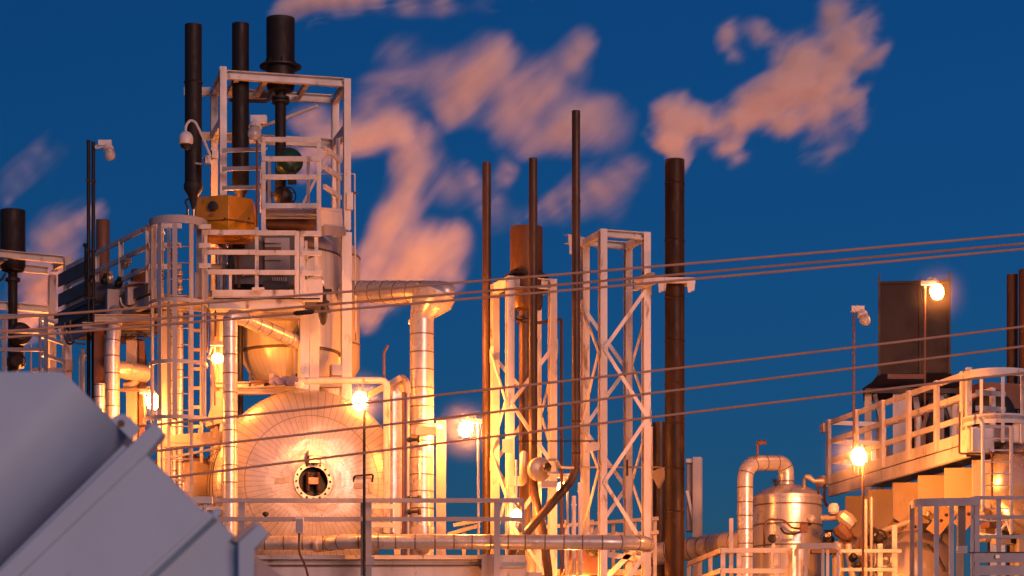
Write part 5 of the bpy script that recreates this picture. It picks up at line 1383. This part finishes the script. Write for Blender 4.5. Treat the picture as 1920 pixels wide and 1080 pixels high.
bar(t, 'rim', cs[0] + V(.03, -.02, zt_ - .04), cs[1] + V(-.03, -.02, zt_ - .04), .03, .06, DUCT)
b = MB(); k = 0
rings_ = []
for (yy, e) in ((700, .02), (716, .18), (730, .42)):
    rings_.append([p + (p - sum(cs, V(0, 0, 0)) / 4) * e * 1.1 + V(0, 0, Z(yy, YS)) for p in cs])
for R_ in rings_: b.vs += R_
for L in range(2):
    for i in range(4):
        j = (i + 1) % 4; b.face((L * 4 + i, L * 4 + j, L * 4 + 4 + j, L * 4 + 4 + i))
b.face((3, 2, 1, 0)); b.face((8, 9, 10, 11)); b.build('flared_hood', DUCT, t)
t = thing('hood_frame', 'white legs and plates carrying the dark flared hood behind the walkway rails', 'steel frame', V(cx, YS, G0))
for px, Y_, m, w_ in ((1628, YS - .3, CREAM, .14), (1690, YS - .4, WHITE, .34), (1760, YS - .3, GREY, .22), (1800, YS + .6, CREAM, .16), (1650, YS + 1.6, GREY, .16)):
    bar(t, 'leg', V(P(px, 0, Y_).x, Y_, G0), P(px, 731, Y_), w_, .14, m, (.2, 1, 0))
for (a, b_) in (((1748, 745), (1712, 860)), ((1716, 745), (1734, 860)), ((1640, 740), (1668, 860)), ((1770, 740), (1800, 830))):
    bar(t, 'brace', P(*a, YS), P(*b_, YS), .12, .08, GREY)
MB().box(P(1728, 790, YS + .6), 1.0, .8, 1.3, .1).build('dark_casing', DUCT, t)
MB().box(P(1700, 706, YS - .75), .8, .04, .10).build('hood_plate', BROWN, t)
bar(t, 'edge_beam', P(1622, 733, YS - .5), P(1812, 733, YS - .5), .1, .1, DUCT)
t = thing('enclosed_machine', 'dark rusty machinery seen inside the right safety cage', 'machine', P(1870, 800, 53))
MB().lathe(P(1866, 770, 53), V(.3, -.9, .2), [(.2, -.4), (.42, -.3), (.45, 0), (.3, .2), (.1, .3)], 20).build('drum', IRON, t)
MB().box(P(1868, 745, 53.4), .9, .5, .5, .3).build('casing', BROWN, t)
bar(t, 'column', P(1868, 1500, 53.4), P(1868, 775, 53.4), .3, .3, CREAM, (0, 1, 0), 'I')
S = stack('vent_stack', 'rusty stack at the upper right edge, left of its twin', 1898, 55.5, .115, Z(515, 55.5), G0, RUSTLIT, group='twin stacks at the right edge')
S = stack('vent_stack', 'rusty stack at the upper right edge, cut by the picture border', 1928, 55.2, .20, Z(506, 55.2), G0, RUSTLIT, group='twin stacks at the right edge')

# ------------------------------------------------------------------ lamps
lamp(1757, 548, 50.6, 'lit lamp before the dark square stack, highest of the lit lamps', True, (1734, 541, Z(826, 50.6)), 1, 600, tilt=12, pole_mat=BROWN)
lamp(1610, 857, 47.3, 'lit lamp on a tall pole in front of the long walkway rails', True, (1618, 872, G0), -1, 2200, tilt=4, pole_mat=BROWN)
lamp(873, 805, 49.3, 'lit lamp on a pole standing in open sky between the riser and the towers', True, (897, 800, G0), -1, 2200, tilt=20)
lamp(674, 753, 46.2, 'lit lamp on a dark pole before the drum head', True, (683, 768, G0), -1, 2200, tilt=8, pole_mat=IRON, pr=.026)
lamp(287, 754, 49.0, 'lit lamp low beside the ladder cage on the left', True, (270, 745, G0), 1, 900, tilt=10, pole_mat=BROWN)
lamp(409, 672, 49.0, 'lit lamp half hidden behind the silver elbow pipe', True, (402, 655, Z(760, 49)), 1, 900, tilt=82, sc=.8)
lamp(969, 966, 49.2, 'lit lamp low at the foot of the left braced tower', True, (955, 948, G0), 1, 900, tilt=14, sc=.8)
lamp(1053, 914, 50.6, 'small lit lamp behind the slanting foot of the tallest slim stack', True, (1064, 902, G0), -1, 300, tilt=20, sc=.8)
lamp(1622, 600, 50.3, 'unlit jar lamp on a tall pole in the sky left of the square stack', False, (1601, 586, Z(890, 50.3)), 1, tilt=24, sc=.95, pole_mat=BROWN)
# lower deck lamps of the same kind, below the picture
for (x, Y, zz, st, lab) in ((424, 50.25, Z(402, 50.25), 600, 'lamp tucked behind the yellow enclosure box'), (791, 49.97, Z(622, 49.97), 2200, 'lamp tucked behind the tall silver riser'), (930, 45.6, Z(1190, 45.6), 600, 'lower deck lamp before the middle of the girder'),
                            (1075, 50.2, Z(1112, 50.2), 2200, 'lower deck lamp between the braced towers'), (1430, 47.0, Z(1190, 47.0), 1500, 'lower deck lamp before the small vessel'),
                            (1690, 47.5, Z(1112, 47.5), 1500, 'lower deck lamp under the hoppers'), (215, 48.4, Z(850, 48.4), 900, 'lower deck lamp behind the grey-blue housing'),
                            (70, 61.2, Z(725, 61.2), 4000, 'lower deck lamp of the far left unit')):
    q = V(P(x, 0, Y).x, Y, zz)
    px, py = 960 + q.x * FPX / Y, HOR - (q.z - CAMZ) * FPX / Y
    lamp(px, py, Y, lab, True, (px - 18, py - 8, G0), 1, st, tilt=80, sc=.9)
# ------------------------------------------------------------------ steam
def steam(label, Y, blobs, dens=2.6, warp=.35, amp=.75, stretch=(1, 1, 1), rot=0.0, scale=1.6, seed=0.0, power=2.0, grow=1.75):
    """closed hull round a chain of puffs; inside, a volume whose density falls off from the puffs and is torn by noise"""
    s = Y / FPX
    cs = [(P(x, y, Y + (b[0] if b else 0)), r * s * grow, (b[1] if len(b) > 1 else 1.0)) for (x, y, r, *b) in blobs]
    tmp = MB()
    for (c, r, w) in cs:
        R = r * 1.12 + .12
        tmp.lathe(c, (0, 0, 1), [(R * math.sin(PI * i / 8), -R * math.cos(PI * i / 8)) for i in range(9)], 14)
    o = tmp.build('steam_plume', [], None, cs[0][0])
    md = o.modifiers.new('remesh', 'REMESH'); md.mode = 'VOXEL'; md.voxel_size = 0.14
    dg = bpy.context.evaluated_depsgraph_get(); me = bpy.data.meshes.new_from_object(o.evaluated_get(dg))
    o.modifiers.clear(); o.data = me
    m = bpy.data.materials.new('steam'); m.use_nodes = True; nt = m.node_tree; nt.nodes.clear()
    out = N(nt, 'ShaderNodeOutputMaterial'); pv = N(nt, 'ShaderNodeVolumePrincipled')
    nt.links.new(pv.outputs['Volume'], out.inputs['Volume'])
    pv.inputs['Color'].default_value = (1.0, 0.93, 0.90, 1); pv.inputs['Anisotropy'].default_value = -0.5  # white steam; pink dusk light put into its colour as a tint
    g = N(nt, 'ShaderNodeNewGeometry')
    m0 = N(nt, 'ShaderNodeMapping'); m0.inputs['Rotation'].default_value = (0, rot, 0)
    nt.links.new(g.outputs['Position'], m0.inputs['Vector'])
    mp = N(nt, 'ShaderNodeMapping'); mp.inputs['Scale'].default_value = stretch; mp.inputs['Location'].default_value = (seed, seed * 2, 0)
    nt.links.new(m0.outputs['Vector'], mp.inputs['Vector'])
    nz = N(nt, 'ShaderNodeTexNoise'); nz.inputs['Scale'].default_value = scale * .55; nz.inputs['Detail'].default_value = 3
    nt.links.new(mp.outputs['Vector'], nz.inputs['Vector'])
    sb = N(nt, 'ShaderNodeVectorMath', operation='SUBTRACT'); nt.links.new(nz.outputs['Color'], sb.inputs[0]); sb.inputs[1].default_value = (.5, .5, .5)
    sc = N(nt, 'ShaderNodeVectorMath', operation='SCALE'); nt.links.new(sb.outputs[0], sc.inputs[0]); sc.inputs['Scale'].default_value = warp * 3.4
    ad = N(nt, 'ShaderNodeVectorMath', operation='ADD'); nt.links.new(g.outputs['Position'], ad.inputs[0]); nt.links.new(sc.outputs[0], ad.inputs[1])
    best = None
    for (c, r, w) in cs:
        dn = N(nt, 'ShaderNodeVectorMath', operation='DISTANCE'); nt.links.new(ad.outputs[0], dn.inputs[0]); dn.inputs[1].default_value = c
        ma = N(nt, 'ShaderNodeMath', operation='MULTIPLY_ADD'); nt.links.new(dn.outputs['Value'], ma.inputs[0]); ma.inputs[1].default_value = -w / r; ma.inputs[2].default_value = w
        if best is None: best = ma.outputs[0]
        else:
            mx = N(nt, 'ShaderNodeMath', operation='SMOOTH_MAX'); mx.inputs[2].default_value = .45
            nt.links.new(best, mx.inputs[0]); nt.links.new(ma.outputs[0], mx.inputs[1]); best = mx.outputs[0]
    n2 = N(nt, 'ShaderNodeTexNoise'); n2.inputs['Scale'].default_value = scale; n2.inputs['Detail'].default_value = 4; n2.inputs['Roughness'].default_value = .5
    n2.inputs['Distortion'].default_value = .4
    nt.links.new(mp.outputs['Vector'], n2.inputs['Vector'])
    m1 = N(nt, 'ShaderNodeMapRange'); m1.inputs['From Min'].default_value = .30; m1.inputs['From Max'].default_value = .70; m1.inputs['To Min'].default_value = -amp; m1.inputs['To Max'].default_value = amp * .7; m1.clamp = False
    nt.links.new(n2.outputs['Fac'], m1.inputs['Value'])
    s1 = N(nt, 'ShaderNodeMath', operation='MULTIPLY_ADD'); nt.links.new(m1.outputs['Result'], s1.inputs[0]); s1.inputs[1].default_value = .5; nt.links.new(best, s1.inputs[2])
    gate = N(nt, 'ShaderNodeMapRange'); gate.inputs['From Max'].default_value = .30
    nt.links.new(best, gate.inputs['Value'])
    cl = N(nt, 'ShaderNodeMath', operation='MAXIMUM'); nt.links.new(s1.outputs[0], cl.inputs[0]); cl.inputs[1].default_value = 0
    pw = N(nt, 'ShaderNodeMath', operation='POWER'); nt.links.new(cl.outputs[0], pw.inputs[0]); pw.inputs[1].default_value = power
    md_ = N(nt, 'ShaderNodeMath', operation='MULTIPLY'); nt.links.new(pw.outputs[0], md_.inputs[0]); md_.inputs[1].default_value = dens
    mm = N(nt, 'ShaderNodeMath', operation='MULTIPLY'); nt.links.new(md_.outputs[0], mm.inputs[0]); nt.links.new(gate.outputs['Result'], mm.inputs[1])
    nt.links.new(mm.outputs[0], pv.inputs['Density'])
    me.materials.clear(); me.materials.append(m)
    tag(o, label, 'steam'); return o


steam('pinkish steam rolling from the thick chimney up to the upper right', 50.25,
      [(1265, 306, 18, 0, 1.6), (1265, 290, 22, 0, 1.6), (1264, 270, 27, 0, 1.4), (1262, 245, 32, 0, 1.25), (1260, 222, 32, 0, 1.15), (1288, 222, 34, 0, 1.1), (1316, 227, 27), (1348, 230, 24), (1385, 215, 31), (1425, 198, 40), (1470, 188, 46), (1520, 170, 48, 0, .92), (1478, 222, 24, 0, .8), (1403, 192, 26),
       (1552, 130, 44, 0, .9), (1585, 92, 44, 0, .85), (1618, 92, 38, 0, .8), (1500, 112, 40, 0, .8), (1452, 108, 26, 0, .7), (1425, 66, 24, .1, .75), (1366, 62, 22, .1, .6), (1370, 100, 20, .1, .55), (1585, 190, 38, 0, .8), (1545, 212, 30, 0, .75), (1376, 270, 28, .1, .6), (1568, 25, 34, .1, .65), (1620, 45, 30, 0, .5), (1550, 275, 38, .3, .34)],
      dens=10, warp=.12, amp=.85, scale=2.0, seed=3.1, rot=.6, stretch=(.6, 1, 1.2))
steam('long pink steam streak at the top edge trailing from the dark drum-topped stack', 50.8,
      [(528, 36, 18), (540, 24, 24), (562, 14, 28), (592, 10, 30), (620, 5, 28), (655, 4, 24, 0, .9), (700, -6, 26, 0, .75), (760, -8, 28, 0, .6), (830, -10, 28, 0, .5), (910, -12, 28, 0, .42), (980, -16, 26, 0, .36)],
      dens=7, warp=.2, amp=.9, scale=1.8, seed=8.0, rot=.15, stretch=(.42, 1, 1.2))
steam('broad steam bank rising behind the silver riser branch', 56.0,
      [(690, 590, 28), (712, 560, 36), (700, 530, 40), (740, 515, 48), (790, 490, 50), (830, 465, 40), (850, 450, 28), (765, 465, 50), (755, 420, 42), (775, 380, 36), (785, 345, 36), (795, 310, 40), (775, 300, 40), (820, 320, 26, 0, .8), (720, 490, 34), (800, 270, 30, 0, .8), (850, 520, 26, 0, .7)],
      dens=3.6, warp=.26, amp=.95, scale=1.3, seed=1.7, rot=.95, stretch=(.38, 1, 1.15))
steam('bright steam puff drifting right from behind the white frame', 55.0,
      [(560, 225, 24, 0, .8), (585, 215, 26, 0, .8), (600, 270, 44), (570, 300, 30), (640, 265, 40), (675, 258, 38), (705, 248, 36), (740, 240, 36), (755, 255, 26), (720, 225, 32, 0, .8), (760, 165, 34, 0, .42), (730, 180, 34, 0, .4), (695, 195, 30, 0, .45)],
      dens=4.4, warp=.22, amp=.9, scale=1.5, seed=5.2, rot=.35, stretch=(.42, 1, 1.1))
steam('wide pink steam cloud high above the slim stacks', 58.0,
      [(830, 205, 24), (862, 185, 34), (890, 150, 42), (925, 120, 42), (940, 165, 46), (960, 210, 48), (990, 245, 40), (1000, 190, 52), (1045, 170, 50), (1085, 115, 34), (1096, 82, 24), (1065, 215, 48), (1095, 190, 40, 0, .85), (1110, 230, 38, 0, .75), (1135, 205, 28, 0, .5), (1050, 250, 36), (1125, 260, 28, 0, .5),
       (770, 125, 40, 0, .45), (830, 130, 40, 0, .45), (1150, 250, 30, 0, .36), (745, 105, 26, 0, .45)],
      dens=2.5, warp=.30, amp=1.05, scale=1.1, seed=2.4, rot=.72, stretch=(.34, 1, 1.15))
steam('faint pink steam curl between the slim stacks and below the wide cloud', 58.5,
      [(885, 345, 20), (890, 370, 24), (908, 395, 26), (930, 380, 26), (945, 345, 24), (952, 320, 18), (930, 400, 28, 0, .7), (1010, 405, 24, 0, .9), (1045, 393, 28), (1085, 375, 30), (1125, 355, 32), (1160, 335, 30, 0, .85), (1190, 315, 28, 0, .7), (970, 410, 26, 0, .6), (1150, 380, 30, 0, .5), (850, 370, 34, 0, .45)],
      dens=2.3, warp=.26, amp=.95, scale=1.2, seed=6.3, rot=.55, stretch=(.36, 1, 1.2))
steam('thin steam wisps drifting over the far left stack and frame', 62.0,
      [(18, 380, 20, 0, .7), (30, 350, 26, 0, .6), (55, 325, 26, 0, .55), (85, 295, 26, 0, .5), (115, 265, 22, 0, .4),
       (85, 450, 26), (110, 430, 30), (140, 415, 28), (165, 395, 24), (90, 480, 34, 0, .7), (60, 520, 40, 0, .9), (95, 515, 36, 0, .9), (75, 560, 40, 0, .7), (40, 600, 40, 0, .7), (120, 470, 36, 0, .55)],
      dens=2.5, warp=.24, amp=.9, scale=1.3, seed=9.5, rot=.7, stretch=(.4, 1, 1.2))
# added mist round the lit lamps: thin volume put in to imitate lens glow
pts = [(P(1757, 553, 50.4), .75), (P(1610, 860, 47.1), .75), (P(873, 808, 49.1), .75), (P(674, 756, 46.0), .7), (P(287, 757, 48.8), .6), (P(409, 675, 48.9), .5), (P(969, 968, 49.1), .6)]
b = MB()
for c, r in pts: b.lathe(c, (0, 0, 1), [(max(.001, r * math.sin(PI * i / 12)), -r * math.cos(PI * i / 12)) for i in range(13)], 24)
m = bpy.data.materials.new('halo'); m.use_nodes = True; nt = m.node_tree; nt.nodes.clear()
out = N(nt, 'ShaderNodeOutputMaterial'); pv = N(nt, 'ShaderNodeVolumePrincipled'); nt.links.new(pv.outputs['Volume'], out.inputs['Volume'])
pv.inputs['Color'].default_value = (1, .97, .95, 1); pv.inputs['Anisotropy'].default_value = .3
g = N(nt, 'ShaderNodeNewGeometry'); best = None
for c, r in pts:
    dn = N(nt, 'ShaderNodeVectorMath', operation='DISTANCE'); nt.links.new(g.outputs['Position'], dn.inputs[0]); dn.inputs[1].default_value = c
    ma = N(nt, 'ShaderNodeMath', operation='MULTIPLY_ADD'); nt.links.new(dn.outputs['Value'], ma.inputs[0]); ma.inputs[1].default_value = -1 / r; ma.inputs[2].default_value = 1
    if best is None: best = ma.outputs[0]
    else:
        mx = N(nt, 'ShaderNodeMath', operation='MAXIMUM'); nt.links.new(best, mx.inputs[0]); nt.links.new(ma.outputs[0], mx.inputs[1]); best = mx.outputs[0]
mr = N(nt, 'ShaderNodeMapRange', interpolation_type='SMOOTHERSTEP'); mr.inputs['From Min'].default_value = .0; mr.inputs['From Max'].default_value = 1.3; mr.inputs['To Max'].default_value = .115; nt.links.new(best, mr.inputs['Value']); nt.links.new(mr.outputs['Result'], pv.inputs['Density'])
o = b.build('halo', m, None, pts[0][0]); tag(o, 'added thin mist in the air round the lit lamps', 'halo', None, 'stuff')
bpy.context.view_layer.update()
